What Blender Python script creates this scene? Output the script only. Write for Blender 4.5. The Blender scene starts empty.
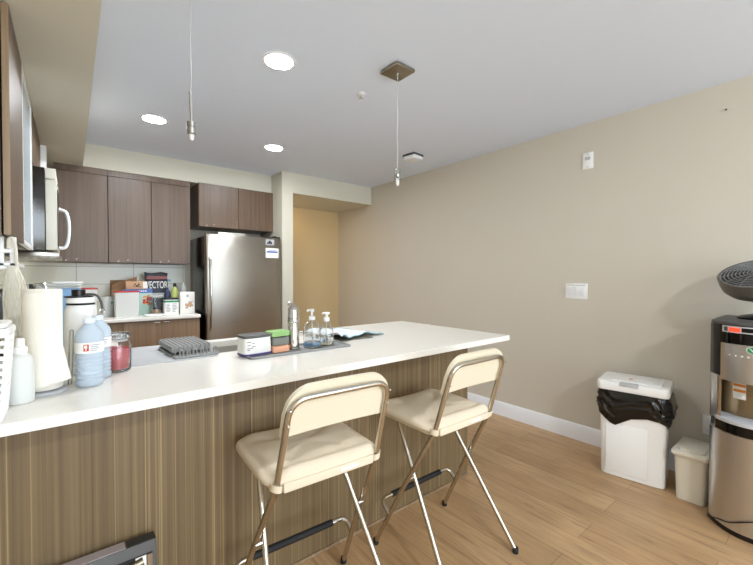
import bpy, bmesh, math, random
from mathutils import Vector, Matrix
random.seed(7)
C = bpy.context.scene.collection
PI = math.pi

# ------------------------------------------------------------------ helpers
class B:
    """collects shapes into one mesh"""
    def __init__(s): s.bm = bmesh.new()
    def box(s, x0, x1, y0, y1, z0, z1, bev=0.0, seg=2, rot=None, piv=None):
        r = bmesh.ops.create_cube(s.bm, size=1.0)
        vs = r['verts']
        M = Matrix.Translation(((x0+x1)/2, (y0+y1)/2, (z0+z1)/2)) @ Matrix.Diagonal((x1-x0, y1-y0, z1-z0, 1))
        bmesh.ops.transform(s.bm, matrix=M, verts=vs)
        if bev > 0:
            es = list({e for v in vs for e in v.link_edges})
            r2 = bmesh.ops.bevel(s.bm, geom=es, offset=bev, segments=seg, profile=.5, affect='EDGES')
            vs = list({v for v in r2['verts']} | {v for f in r2['faces'] for v in f.verts})
        if rot is not None:
            p = Vector(piv) if piv else Vector(((x0+x1)/2, (y0+y1)/2, (z0+z1)/2))
            bmesh.ops.transform(s.bm, matrix=Matrix.Translation(p) @ rot @ Matrix.Translation(-p), verts=vs)
        return s
    def lathe(s, prof, c=(0, 0, 0), seg=32, M=None):
        """prof: (radius, z) from bottom to top; radius 0 closes"""
        rings = []
        for r, z in prof:
            if r < 1e-6:
                rings.append([s.bm.verts.new((0, 0, z))])
            else:
                rings.append([s.bm.verts.new((r*math.cos(2*PI*i/seg), r*math.sin(2*PI*i/seg), z)) for i in range(seg)])
        for a, b in zip(rings, rings[1:]):
            for i in range(seg):
                j = (i+1) % seg
                if len(a) == 1 and len(b) == 1: continue
                if len(a) == 1: s.bm.faces.new((a[0], b[j], b[i]))
                elif len(b) == 1: s.bm.faces.new((a[i], a[j], b[0]))
                else: s.bm.faces.new((a[i], a[j], b[j], b[i]))
        vs = [v for r in rings for v in r]
        T = Matrix.Translation(c) @ (M if M is not None else Matrix.Identity(4))
        bmesh.ops.transform(s.bm, matrix=T, verts=vs)
        return s
    def tube(s, pts, r, seg=10, closed=False, cap=True):
        pts = [Vector(p) for p in pts]
        n = len(pts); rings = []
        prev = None
        for i, p in enumerate(pts):
            a = pts[i-1] if (i > 0 or closed) else p
            b = pts[(i+1) % n] if (i < n-1 or closed) else p
            t = (b-a).normalized()
            if prev is None:
                u = t.orthogonal().normalized()
            else:
                u = (prev - t*prev.dot(t))
                u = u.normalized() if u.length > 1e-6 else t.orthogonal().normalized()
            prev = u
            w = t.cross(u)
            rr = r[i] if isinstance(r, (list, tuple)) else r
            rings.append([s.bm.verts.new(p + (u*math.cos(2*PI*k/seg) + w*math.sin(2*PI*k/seg))*rr) for k in range(seg)])
        m = n if closed else n-1
        for i in range(m):
            a, b = rings[i], rings[(i+1) % n]
            for k in range(seg):
                j = (k+1) % seg
                s.bm.faces.new((a[k], a[j], b[j], b[k]))
        if cap and not closed:
            s.bm.faces.new(list(reversed(rings[0]))); s.bm.faces.new(rings[-1])
        return s
    def prism(s, poly, z0, z1, M=None, bev=0.0):
        """poly: list of (x, y), extruded z0..z1; M transforms"""
        lo = [s.bm.verts.new((x, y, z0)) for x, y in poly]
        hi = [s.bm.verts.new((x, y, z1)) for x, y in poly]
        n = len(poly)
        f = [s.bm.faces.new(list(reversed(lo))), s.bm.faces.new(hi)]
        for i in range(n):
            j = (i+1) % n
            f.append(s.bm.faces.new((lo[i], lo[j], hi[j], hi[i])))
        vs = lo+hi
        bmesh.ops.recalc_face_normals(s.bm, faces=f)
        if bev > 0:
            es = [e for e in f[0].edges] + [e for e in f[1].edges]
            r2 = bmesh.ops.bevel(s.bm, geom=es, offset=bev, segments=2, profile=.5, affect='EDGES')
            vs = list(set(v for v in vs if v.is_valid) | set(r2['verts']))
        if M is not None: bmesh.ops.transform(s.bm, matrix=M, verts=vs)
        return s
    def sheet(s, fn, nu, nv, th=0.0, closed_u=False):
        """grid surface fn(u,v)->(x,y,z), u,v in 0..1; th adds thickness along normals"""
        g = [[s.bm.verts.new(fn(i/nu, j/nv)) for j in range(nv+1)] for i in range(nu if closed_u else nu+1)]
        fs = []
        for i in range(nu):
            i2 = (i+1) % len(g)
            for j in range(nv):
                fs.append(s.bm.faces.new((g[i][j], g[i2][j], g[i2][j+1], g[i][j+1])))
        if th:
            bmesh.ops.recalc_face_normals(s.bm, faces=fs)
            bmesh.ops.solidify(s.bm, geom=fs, thickness=th)
        return s
    def build(s, name, mat, parent=None, ang=40, loc=None, rz=0, sub=0):
        bmesh.ops.recalc_face_normals(s.bm, faces=s.bm.faces[:])
        me = bpy.data.meshes.new(name)
        s.bm.to_mesh(me); s.bm.free()
        me.materials.append(mat)
        me.polygons.foreach_set('use_smooth', [True]*len(me.polygons))
        me.set_sharp_from_angle(angle=math.radians(ang))
        o = bpy.data.objects.new(name, me); C.objects.link(o)
        if parent: o.parent = parent
        if loc: o.location = loc
        if rz: o.rotation_euler.z = rz
        if sub:
            m = o.modifiers.new('Subdivision', 'SUBSURF'); m.levels = sub; m.render_levels = sub
        return o

def tag(o, label, cat, group=None):
    o['label'] = label; o['category'] = cat
    if group: o['group'] = group
    return o
def thing(name, label, cat, loc=(0, 0, 0), rz=0, group=None):
    o = bpy.data.objects.new(name, None); C.objects.link(o)
    o.empty_display_size = .1
    o.location = loc; o.rotation_euler = (0, 0, rz)
    return tag(o, label, cat, group)
def struct(name, b, mat, **k):
    o = b.build(name, mat, **k); o['kind'] = 'structure'; return o
def rrect(x0, x1, y0, y1, r, n=6):
    p = []
    for cx, cy, a0 in ((x1-r, y1-r, 0), (x0+r, y1-r, 90), (x0+r, y0+r, 180), (x1-r, y0+r, 270)):
        for i in range(n+1):
            a = math.radians(a0 + 90*i/n); p.append((cx+r*math.cos(a), cy+r*math.sin(a)))
    return p
def fillet(pts, r, n=6):
    """round the inner corners of a polyline"""
    pts = [Vector(p) for p in pts]; out = [pts[0]]
    for a, p, b in zip(pts, pts[1:], pts[2:]):
        d1 = (a-p).normalized(); d2 = (b-p).normalized()
        q = min(r, (a-p).length*.49, (b-p).length*.49)
        s, e = p+d1*q, p+d2*q
        for i in range(n+1):
            t = i/n
            out.append(s*(1-t)**2 + p*2*t*(1-t) + e*t*t)
    out.append(pts[-1]); return out
def text(name, body, size, mat, parent, loc, rot, ext=.0004, sx=1.0):
    cu = bpy.data.curves.new(name, 'FONT'); cu.body = body; cu.size = size; cu.extrude = ext
    cu.align_x = 'CENTER'; cu.align_y = 'CENTER'
    t = bpy.data.objects.new(name, cu)
    me = bpy.data.meshes.new_from_object(t)
    bpy.data.objects.remove(t); me.materials.clear(); me.materials.append(mat)
    o = bpy.data.objects.new(name, me); C.objects.link(o)
    o.parent = parent; o.location = loc; o.rotation_euler = rot; o.scale = (sx, 1, 1)
    return o
RX = lambda d: Matrix.Rotation(math.radians(d), 4, 'X')
RY = lambda d: Matrix.Rotation(math.radians(d), 4, 'Y')
RZ = lambda d: Matrix.Rotation(math.radians(d), 4, 'Z')

# ------------------------------------------------------------------ materials
def lin(c):
    return tuple(((v/255)/12.92 if v/255 <= .04045 else ((v/255+.055)/1.055)**2.4) for v in c) + (1,)
def mat(name, rgb, rough=.5, metal=0.0, trans=0.0, ior=1.45, emit=None, estr=0.0, noise=0.0, nscale=40, bump=0.0, bscale=200, spec=None, alpha=1.0):
    m = bpy.data.materials.new(name); m.use_nodes = True
    nt = m.node_tree; p = nt.nodes['Principled BSDF']
    p.inputs['Base Color'].default_value = lin(rgb)
    p.inputs['Roughness'].default_value = rough
    p.inputs['Metallic'].default_value = metal
    p.inputs['Transmission Weight'].default_value = trans
    p.inputs['IOR'].default_value = ior
    p.inputs['Alpha'].default_value = alpha
    if spec is not None: p.inputs['Specular IOR Level'].default_value = spec
    if emit:
        p.inputs['Emission Color'].default_value = lin(emit); p.inputs['Emission Strength'].default_value = estr
    tc = nt.nodes.new('ShaderNodeTexCoord')
    if noise:
        n = nt.nodes.new('ShaderNodeTexNoise'); n.inputs['Scale'].default_value = nscale; n.inputs['Detail'].default_value = 4
        nt.links.new(tc.outputs['Object'], n.inputs['Vector'])
        mx = nt.nodes.new('ShaderNodeMix'); mx.data_type = 'RGBA'
        c = lin(rgb)
        mx.inputs['A'].default_value = tuple(v*(1-noise) for v in c[:3])+(1,)
        mx.inputs['B'].default_value = tuple(min(1, v*(1+noise)) for v in c[:3])+(1,)
        nt.links.new(n.outputs['Fac'], mx.inputs['Factor'])
        nt.links.new(mx.outputs['Result'], p.inputs['Base Color'])
    if bump:
        n = nt.nodes.new('ShaderNodeTexNoise'); n.inputs['Scale'].default_value = bscale; n.inputs['Detail'].default_value = 3
        nt.links.new(tc.outputs['Object'], n.inputs['Vector'])
        bp = nt.nodes.new('ShaderNodeBump'); bp.inputs['Strength'].default_value = bump; bp.inputs['Distance'].default_value = .002
        nt.links.new(n.outputs['Fac'], bp.inputs['Height']); nt.links.new(bp.outputs['Normal'], p.inputs['Normal'])
    return m
def ramp(nt, stops):
    r = nt.nodes.new('ShaderNodeValToRGB'); e = r.color_ramp.elements
    while len(e) < len(stops): e.new(.5)
    for el, (pos, col) in zip(e, stops): el.position = pos; el.color = col
    return r
def wood_mat(name, dark, mid, light, line, scale=(45, 45, .6), rough=.45, lines=.35, worn=0.0, rnd=True):
    """straight vertical laminate grain with thin pale lines"""
    m = bpy.data.materials.new(name); m.use_nodes = True
    nt = m.node_tree; p = nt.nodes['Principled BSDF']; L = nt.links.new; N = nt.nodes.new
    tc = N('ShaderNodeTexCoord'); mp = N('ShaderNodeMapping'); mp.inputs['Scale'].default_value = scale
    src = tc.outputs['Object']
    if rnd:
        oi = N('ShaderNodeObjectInfo'); ad = N('ShaderNodeVectorMath'); ad.operation = 'ADD'
        cx = N('ShaderNodeCombineXYZ'); ml = N('ShaderNodeMath'); ml.operation = 'MULTIPLY'; ml.inputs[1].default_value = 13.0
        L(oi.outputs['Random'], ml.inputs[0]); L(ml.outputs[0], cx.inputs['X']); L(src, ad.inputs[0]); L(cx.outputs[0], ad.inputs[1]); src = ad.outputs[0]
    L(src, mp.inputs['Vector'])
    n1 = N('ShaderNodeTexNoise'); n1.inputs['Scale'].default_value = 1.0; n1.inputs['Detail'].default_value = 6; n1.inputs['Roughness'].default_value = .65
    L(mp.outputs[0], n1.inputs['Vector'])
    r1 = ramp(nt, [(.3, lin(dark)), (.5, lin(mid)), (.72, lin(light))]); L(n1.outputs['Fac'], r1.inputs['Fac'])
    mp2 = N('ShaderNodeMapping'); mp2.inputs['Scale'].default_value = (scale[0]*2.1, scale[1]*2.1, scale[2]*.25); L(src, mp2.inputs['Vector'])
    n2 = N('ShaderNodeTexNoise'); n2.inputs['Scale'].default_value = 1.0; n2.inputs['Detail'].default_value = 1.5; L(mp2.outputs[0], n2.inputs['Vector'])
    r2 = ramp(nt, [(.62, (0, 0, 0, 1)), (.70, (lines, lines, lines, 1))]); L(n2.outputs['Fac'], r2.inputs['Fac'])
    mx = N('ShaderNodeMix'); mx.data_type = 'RGBA'; L(r2.outputs['Color'], mx.inputs['Factor']); L(r1.outputs['Color'], mx.inputs['A']); mx.inputs['B'].default_value = lin(line)
    out = mx.outputs['Result']
    if worn:
        n3 = N('ShaderNodeTexNoise'); n3.inputs['Scale'].default_value = 22; n3.inputs['Detail'].default_value = 5; L(tc.outputs['Object'], n3.inputs['Vector'])
        r3 = ramp(nt, [(.66, (0, 0, 0, 1)), (.72, (1, 1, 1, 1))]); L(n3.outputs['Fac'], r3.inputs['Fac'])
        sp = N('ShaderNodeSeparateXYZ'); L(tc.outputs['Object'], sp.inputs[0])
        mr = N('ShaderNodeMapRange'); mr.inputs['From Min'].default_value = .16; mr.inputs['From Max'].default_value = .02; L(sp.outputs['Z'], mr.inputs['Value'])
        mu = N('ShaderNodeMath'); mu.operation = 'MULTIPLY'; L(r3.outputs['Color'], mu.inputs[0]); L(mr.outputs[0], mu.inputs[1])
        mu2 = N('ShaderNodeMath'); mu2.operation = 'MULTIPLY'; mu2.inputs[1].default_value = worn; L(mu.outputs[0], mu2.inputs[0])
        m2 = N('ShaderNodeMix'); m2.data_type = 'RGBA'; L(mu2.outputs[0], m2.inputs['Factor']); L(out, m2.inputs['A']); m2.inputs['B'].default_value = lin((205, 198, 188)); out = m2.outputs['Result']
    L(out, p.inputs['Base Color']); p.inputs['Roughness'].default_value = rough
    bp = N('ShaderNodeBump'); bp.inputs['Strength'].default_value = .12; bp.inputs['Distance'].default_value = .001
    L(n1.outputs['Fac'], bp.inputs['Height']); L(bp.outputs[0], p.inputs['Normal'])
    return m
def floor_mat():
    m = bpy.data.materials.new('floor laminate'); m.use_nodes = True
    nt = m.node_tree; p = nt.nodes['Principled BSDF']; L = nt.links.new; N = nt.nodes.new
    tc = N('ShaderNodeTexCoord'); mp = N('ShaderNodeMapping'); mp.inputs['Rotation'].default_value = (0, 0, PI/2); mp.inputs['Location'].default_value = (.33, .07, 0)
    L(tc.outputs['Object'], mp.inputs['Vector'])
    br = N('ShaderNodeTexBrick'); br.offset = .37; br.offset_frequency = 2
    br.inputs['Scale'].default_value = 1.0; br.inputs['Brick Width'].default_value = 1.25; br.inputs['Row Height'].default_value = .165
    br.inputs['Mortar Size'].default_value = .0012; br.inputs['Mortar Smooth'].default_value = .1; br.inputs['Bias'].default_value = 0
    br.inputs['Color1'].default_value = lin((176, 141, 101)); br.inputs['Color2'].default_value = lin((193, 159, 118)); br.inputs['Mortar'].default_value = lin((126, 100, 74))
    L(mp.outputs[0], br.inputs['Vector'])
    mg = N('ShaderNodeMapping'); mg.inputs['Scale'].default_value = (55, 3.0, 1); L(tc.outputs['Object'], mg.inputs['Vector'])
    n1 = N('ShaderNodeTexNoise'); n1.inputs['Scale'].default_value = 1.0; n1.inputs['Detail'].default_value = 8; n1.inputs['Roughness'].default_value = .68; n1.inputs['Distortion'].default_value = .8
    L(mg.outputs[0], n1.inputs['Vector'])
    r1 = ramp(nt, [(.30, (.58, .53, .49, 1)), (.47, (1, 1, 1, 1)), (.72, (1.16, 1.15, 1.13, 1))]); L(n1.outputs['Fac'], r1.inputs['Fac'])
    mx = N('ShaderNodeMix'); mx.data_type = 'RGBA'; mx.blend_type = 'MULTIPLY'; mx.inputs['Factor'].default_value = 1.0
    L(br.outputs['Color'], mx.inputs['A']); L(r1.outputs['Color'], mx.inputs['B'])
    mk = N('ShaderNodeMapping'); mk.inputs['Scale'].default_value = (4.5, 2.0, 1); L(tc.outputs['Object'], mk.inputs['Vector'])
    n2 = N('ShaderNodeTexNoise'); n2.inputs['Scale'].default_value = 1.6; n2.inputs['Detail'].default_value = 4; L(mk.outputs[0], n2.inputs['Vector'])
    r2 = ramp(nt, [(.3, (.86, .85, .84, 1)), (.7, (1.06, 1.06, 1.06, 1))]); L(n2.outputs['Fac'], r2.inputs['Fac'])
    m2 = N('ShaderNodeMix'); m2.data_type = 'RGBA'; m2.blend_type = 'MULTIPLY'; m2.inputs['Factor'].default_value = 1
    L(mx.outputs['Result'], m2.inputs['A']); L(r2.outputs['Color'], m2.inputs['B'])
    L(m2.outputs['Result'], p.inputs['Base Color']); p.inputs['Roughness'].default_value = .42
    bp = N('ShaderNodeBump'); bp.inputs['Strength'].default_value = .15; bp.inputs['Distance'].default_value = .001
    L(n1.outputs['Fac'], bp.inputs['Height']); L(bp.outputs[0], p.inputs['Normal'])
    return m
def tile_mat():
    m = bpy.data.materials.new('backsplash tile'); m.use_nodes = True
    nt = m.node_tree; p = nt.nodes['Principled BSDF']; L = nt.links.new; N = nt.nodes.new
    tc = N('ShaderNodeTexCoord'); sp = N('ShaderNodeSeparateXYZ'); L(tc.outputs['Object'], sp.inputs[0])
    ad = N('ShaderNodeMath'); ad.operation = 'ADD'; L(sp.outputs['X'], ad.inputs[0]); L(sp.outputs['Y'], ad.inputs[1])
    cb = N('ShaderNodeCombineXYZ'); L(ad.outputs[0], cb.inputs['X']); L(sp.outputs['Z'], cb.inputs['Y'])
    mp = N('ShaderNodeMapping'); mp.inputs['Location'].default_value = (-.018, -.026, 0); L(cb.outputs[0], mp.inputs['Vector'])
    br = N('ShaderNodeTexBrick'); br.offset = 0; br.inputs['Scale'].default_value = 1.0; br.inputs['Brick Width'].default_value = .452; br.inputs['Row Height'].default_value = .168
    br.inputs['Mortar Size'].default_value = .004; br.inputs['Color1'].default_value = lin((240, 236, 216)); br.inputs['Color2'].default_value = lin((237, 233, 213)); br.inputs['Mortar'].default_value = lin((196, 190, 172))
    L(mp.outputs[0], br.inputs['Vector']); L(br.outputs['Color'], p.inputs['Base Color']); p.inputs['Roughness'].default_value = .22
    return m
def steel_mat(name, rgb, rough=.3, brush=(.6, .6, 220), strength=.05, wave=0.0):
    m = mat(name, rgb, rough, 1.0)
    nt = m.node_tree; p = nt.nodes['Principled BSDF']; L = nt.links.new; N = nt.nodes.new
    tc = N('ShaderNodeTexCoord'); mp = N('ShaderNodeMapping'); mp.inputs['Scale'].default_value = brush; L(tc.outputs['Object'], mp.inputs['Vector'])
    n = N('ShaderNodeTexNoise'); n.inputs['Scale'].default_value = 1; n.inputs['Detail'].default_value = 4; L(mp.outputs[0], n.inputs['Vector'])
    b = N('ShaderNodeBump'); b.inputs['Strength'].default_value = strength; b.inputs['Distance'].default_value = .001; L(n.outputs['Fac'], b.inputs['Height'])
    mr = N('ShaderNodeMapRange'); mr.inputs['To Min'].default_value = rough*.75; mr.inputs['To Max'].default_value = rough*1.3; L(n.outputs['Fac'], mr.inputs['Value']); L(mr.outputs[0], p.inputs['Roughness'])
    last = b
    if wave:
        n2 = N('ShaderNodeTexNoise'); n2.inputs['Scale'].default_value = 3; n2.inputs['Detail'].default_value = 1; L(tc.outputs['Object'], n2.inputs['Vector'])
        b2 = N('ShaderNodeBump'); b2.inputs['Strength'].default_value = wave; b2.inputs['Distance'].default_value = .02; L(n2.outputs['Fac'], b2.inputs['Height']); L(b.outputs[0], b2.inputs['Normal']); last = b2
    L(last.outputs[0], p.inputs['Normal'])
    return m

M_wall = mat('wall paint', (206, 198, 182), .75, noise=.015, nscale=3, bump=.06, bscale=320)
M_soffit = mat('soffit paint', (208, 203, 186), .75, bump=.06, bscale=320)
M_ceil = mat('ceiling paint', (224, 232, 245), .85, bump=.22, bscale=160)
M_white = mat('white trim paint', (236, 236, 238), .4)
M_floor = floor_mat()
M_tile = tile_mat()
M_panel = wood_mat('walnut laminate panel', (90, 72, 49), (113, 94, 65), (134, 113, 81), (182, 157, 114), scale=(70, 70, .35), lines=.6, rnd=False)
M_cab = wood_mat('grey brown laminate door', (82, 63, 46), (99, 78, 59), (112, 90, 69), (130, 109, 86), scale=(40, 40, .8), rough=.38, lines=.25, worn=.8)
M_cabb = wood_mat('warm laminate door', (112, 88, 66), (136, 110, 84), (152, 126, 98), (176, 150, 120), scale=(40, 40, .8), rough=.4, lines=.3)
M_edge = wood_mat('tan laminate edge', (126, 104, 78), (146, 122, 94), (160, 138, 110), (176, 150, 116), scale=(60, 60, 1), lines=.2)
M_dark = mat('dark gap', (52, 44, 38), .7)
M_quartz = mat('white quartz', (239, 235, 226), .16, noise=.012, nscale=90)
M_quartz_edge = M_quartz
M_steel = steel_mat('brushed stainless', (176, 170, 160), .30, brush=(1.2, 1.2, 160), wave=.10)
def aniso(m, amount, rot=0.0):
    nt = m.node_tree; p = nt.nodes['Principled BSDF']
    t = nt.nodes.new('ShaderNodeTangent'); t.direction_type = 'RADIAL'; t.axis = 'Z'
    nt.links.new(t.outputs[0], p.inputs['Tangent'])
    p.inputs['Anisotropic'].default_value = amount; p.inputs['Anisotropic Rotation'].default_value = rot
aniso(M_steel, .85, .25)
M_steelv = mat('cooler stainless', (206, 204, 202), .30, 1.0)
aniso(M_steelv, .8, .25)
M_steeldark = steel_mat('dark reflective steel', (84, 82, 80), .16)
M_chrome = mat('chrome', (214, 212, 208), .10, 1.0)
M_tubeb = mat('satin chrome tube', (202, 196, 184), .20, 1.0)
M_nickel = mat('brushed nickel', (150, 142, 124), .35, 1.0)
M_nickel2 = mat('light brushed nickel', (186, 184, 180), .4, 1.0)
M_black = mat('black plastic', (18, 18, 19), .32)
M_blackgl = mat('black gloss', (8, 8, 9), .08)
M_rubber = mat('black rubber', (26, 26, 27), .7)
M_bag = mat('black bag film', (12, 11, 11), .16, spec=.7)
M_cream = mat('cream cushion fabric', (220, 205, 180), .8, bump=.25, bscale=500)
M_cream2 = mat('cream back plastic', (222, 211, 186), .5)
M_wht = mat('white plastic', (244, 243, 239), .35)
M_wht2 = mat('off white plastic', (222, 216, 200), .4)
M_paper = mat('paper', (240, 238, 232), .9)
M_towel = mat('paper towel', (240, 234, 220), .95, bump=.5, bscale=260)
M_glass = mat('clear glass', (250, 252, 252), .03, trans=1.0, ior=1.45)
M_frost = mat('frosted plastic', (238, 239, 234), .45, trans=.22, ior=1.2)
M_frostglass = mat('frosted cabinet glass', (196, 208, 214), .25, spec=.6)
M_bottle = mat('blue tinted plastic', (232, 243, 252), .07, trans=.5, ior=1.15)
M_water = mat('water', (226, 239, 252), .02, trans=1.0, ior=1.2)
M_bluesoap = mat('pale blue soap', (150, 190, 230), .05, trans=.8, ior=1.33)
M_wax = mat('rose candle wax', (222, 112, 116), .45)
M_grey = mat('grey silicone', (146, 146, 143), .65, bump=.3, bscale=400)
M_sink = mat('satin steel', (206, 202, 192), .42, .85)
M_greyl = mat('pale grey fabric mat', (188, 189, 190), .9, bump=.4, bscale=600)
M_greyd = mat('dark grey plastic', (84, 83, 80), .5)
M_green = mat('green sponge', (150, 190, 122), .95, bump=.8, bscale=220)
M_scrub = mat('grey scouring pad', (128, 130, 122), .95, bump=1.0, bscale=300, noise=.25, nscale=260)
M_orange = mat('orange sponge', (236, 174, 142), .9, bump=.6, bscale=260)
M_purple = mat('purple print', (82, 70, 128), .5)
M_red = mat('red plastic', (196, 52, 54), .4)
M_redpr = mat('red print', (200, 60, 44), .5)
M_card = mat('brown cardboard', (158, 122, 90), .85, noise=.06, nscale=30)
M_tan = mat('tan carton', (196, 160, 126), .8)
M_bluepr = mat('blue print', (84, 110, 178), .5)
M_ltblue = mat('blue plastic bin', (128, 170, 208), .35)
M_teal = mat('teal hem', (120, 170, 180), .9)
M_cloth = mat('grey dish cloth', (214, 215, 213), .95, bump=.4, bscale=500)
M_yellow = mat('yellow', (236, 220, 92), .5)
M_lime = mat('yellow green plastic', (186, 196, 112), .4)
M_grpr = mat('green print', (46, 140, 96), .5)
M_mintpr = mat('pale green print', (178, 204, 190), .6)
M_navy = mat('dark bag print', (70, 72, 80), .4)
M_ink = mat('black ink', (32, 32, 34), .6)
M_inkg = mat('grey ink', (138, 138, 142), .6)
M_orpr = mat('orange print', (226, 140, 50), .5)
M_ledred = mat('red display', (230, 74, 50), .4, emit=(240, 70, 45), estr=.5)
M_cord = mat('clear cord', (196, 196, 196), .3)
M_bulb = mat('frosted bulb', (225, 222, 215), .3)
M_net = mat('cream cotton net', (226, 220, 204), .95)
M_lamp = mat('lamp diffuser', (255, 255, 255), .5, emit=(246, 250, 255), estr=128)
M_lampw = mat('warm lamp diffuser', (255, 255, 255), .5, emit=(255, 222, 170), estr=22)
M_lampm = mat('flush lamp diffuser', (255, 255, 255), .5, emit=(243, 249, 255), estr=170)
M_bronze = mat('bronze tone panel', (150, 128, 96), .3, .7)
M_shell = mat('fan grey shell', (92, 88, 80), .35)
M_shell2 = mat('grey fan wire', (150, 150, 150), .4)
M_sky = mat('window glass', (255, 255, 255), .02, trans=1.0, ior=1.0)

# ------------------------------------------------------------------ setting
XW, XL, YB, H = 3.07, -.49, 4.50, 2.44     # right wall, left wall, kitchen back wall, ceiling
YS, YH = -3.2, 4.67                        # rear wall of the living side, hall wall
struct('floor', B().box(XL-.1, XW+.1, YS-.1, YH+.1, -.06, 0), M_floor)
struct('ceiling', B().box(XL-.1, XW+.1, YS-.1, YH+.1, H, H+.06), M_ceil)
struct('wall_right', B().box(XW, XW+.1, YS-.1, YH+.1, 0, H), M_wall)
struct('wall_left', B().box(XL-.1, XL, YS-.1, YH+.1, 0, H), M_wall)
struct('wall_back', B().box(XL, 1.82, YB, YB+.1, 0, H), M_wall)
M_hall = mat('hall paint warm lit', (208, 184, 140), .75)  # colour also holds the yellow of the warm hall light
struct('wall_hall', B().box(1.82, XW, YH, YH+.1, 0, H), M_hall)
pw = B(); pw.box(1.82, 1.95, 3.89, YH, 0, H)
struct('wall_pillar', pw, M_soffit)
struct('wall_header', B().box(1.95, XW, 3.89, YH, 2.215, H), M_soffit)
sf = B(); sf.box(XL, .095, .4, YB, 2.237, H)
struct('soffit_left', sf, M_soffit)
struct('soffit_back', B().box(.095, 1.82, 4.17, YB, 2.237, H), M_soffit)
# rear wall behind the camera; its unseen window is widened to brighten the ceiling
wr = B(); wr.box(XL, XW, YS-.1, YS, 0, .08).box(XL, XW, YS-.1, YS, 2.34, H).box(XL, XL+.12, YS-.1, YS, .08, 2.34).box(XW-.12, XW, YS-.1, YS, .08, 2.34)
struct('wall_rear', wr, M_wall)
wf = B()
for a, b_ in ((XL+.12, XL+.17), (.60, .65), (1.90, 1.95), (XW-.17, XW-.12)): wf.box(a, b_, YS-.08, YS-.03, .08, 2.34)
wf.box(XL+.12, XW-.12, YS-.08, YS-.03, .08, .13).box(XL+.12, XW-.12, YS-.08, YS-.03, 2.29, 2.34)
struct('window_1', wf, M_white)
# baseboards
bb = B(); bb.prism([(0, 0), (-.015, 0), (-.015, .11), (-.008, .124), (0, .124)], 0, 1)
bb.bm.clear()
bb.prism([(0, 0), (.015, 0), (.015, .112), (.006, .124), (0, .124)], YS, YH, M=Matrix(((-1, 0, 0, XW), (0, 0, 1, 0), (0, 1, 0, 0), (0, 0, 0, 1))))
struct('baseboard_right', bb, M_white)
struct('baseboard_hall', B().box(1.95, XW-.02, YH-.014, YH, 0, .124, .003), M_white)
# kitchen backsplash tile
struct('trim_1', B().box(XL+.01, .965, YB-.008, YB, .914, 1.40), M_tile)
struct('trim_2', B().box(XL, XL+.008, 2.26, YB-.01, .914, 1.43), M_tile)

# ------------------------------------------------------------------ peninsula
pen = thing('kitchen_peninsula', 'long peninsula with white quartz top and walnut laminate front, stools before it', 'counter', (0, 0, 0))
HX0, HX1, HY0, HY1 = .42, .80, 1.84, 2.17   # sink opening
ct = B()
Z0, Z1 = .884, .914
ct.box(XL, HX0, 1.277, 2.25, Z0, Z1, .002).box(HX1, 2.09, 1.277, 2.25, Z0, Z1, .002).box(HX0, HX1, 1.277, HY0, Z0, Z1).box(HX0, HX1, HY1, 2.25, Z0, Z1)
ct = B()
xs = [XL+.002, HX0, HX1, 2.09]; ys = [1.277, HY0, HY1, 2.25]
def plate_with_hole(xs, ys, z0, z1):
    b = B(); bm = b.bm
    g = {}
    for i, x in enumerate(xs):
        for j, y in enumerate(ys):
            for k, z in enumerate((z0, z1)): g[i, j, k] = bm.verts.new((x, y, z))
    for i in range(3):
        for j in range(3):
            if i == 1 and j == 1: continue
            bm.faces.new((g[i, j, 1], g[i+1, j, 1], g[i+1, j+1, 1], g[i, j+1, 1]))
            bm.faces.new((g[i, j, 0], g[i, j+1, 0], g[i+1, j+1, 0], g[i+1, j, 0]))
    for i in range(3):
        bm.faces.new((g[i, 0, 0], g[i+1, 0, 0], g[i+1, 0, 1], g[i, 0, 1])); bm.faces.new((g[i, 3, 1], g[i+1, 3, 1], g[i+1, 3, 0], g[i, 3, 0]))
        bm.faces.new((g[0, i, 1], g[0, i+1, 1], g[0, i+1, 0], g[0, i, 0])); bm.faces.new((g[3, i, 0], g[3, i+1, 0], g[3, i+1, 1], g[3, i, 1]))
    bm.faces.new((g[1, 1, 0], g[1, 1, 1], g[2, 1, 1], g[2, 1, 0])); bm.faces.new((g[1, 2, 1], g[1, 2, 0], g[2, 2, 0], g[2, 2, 1]))
    bm.faces.new((g[1, 1, 1], g[1, 1, 0], g[1, 2, 0], g[1, 2, 1])); bm.faces.new((g[2, 1, 0], g[2, 1, 1], g[2, 2, 1], g[2, 2, 0]))
    return b
plate_with_hole(xs, ys, Z0, Z1).build('countertop', M_quartz, pen)
B().box(XL+.002, 1.971, 1.50, 1.52, 0, .884).build('front_panel', M_panel, pen)
B().box(1.951, 1.971, 1.52, 2.20, 0, .884).build('end_panel', M_panel, pen)
B().box(XL+.002, 1.951, 2.18, 2.20, .10, .884).build('kitchen_side_doors', M_cabb, pen)
B().box(XL+.002, 1.971, 1.492, 1.50, 0, .014, .003).build('base_strip', M_edge, pen)
sk = B(); w = .004
sk.box(HX0-.01, HX1+.01, HY0-.01, HY1+.01, .70, .704).box(HX0-.01, HX0-.001, HY0-.01, HY1+.01, .704, .884).box(HX1+.001, HX1+.01, HY0-.01, HY1+.01, .704, .884)
sk.box(HX0, HX1, HY0-.01, HY0-.001, .704, .884).box(HX0, HX1, HY1+.001, HY1+.01, .704, .884)
sk.build('sink_basin', M_sink, pen)

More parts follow.
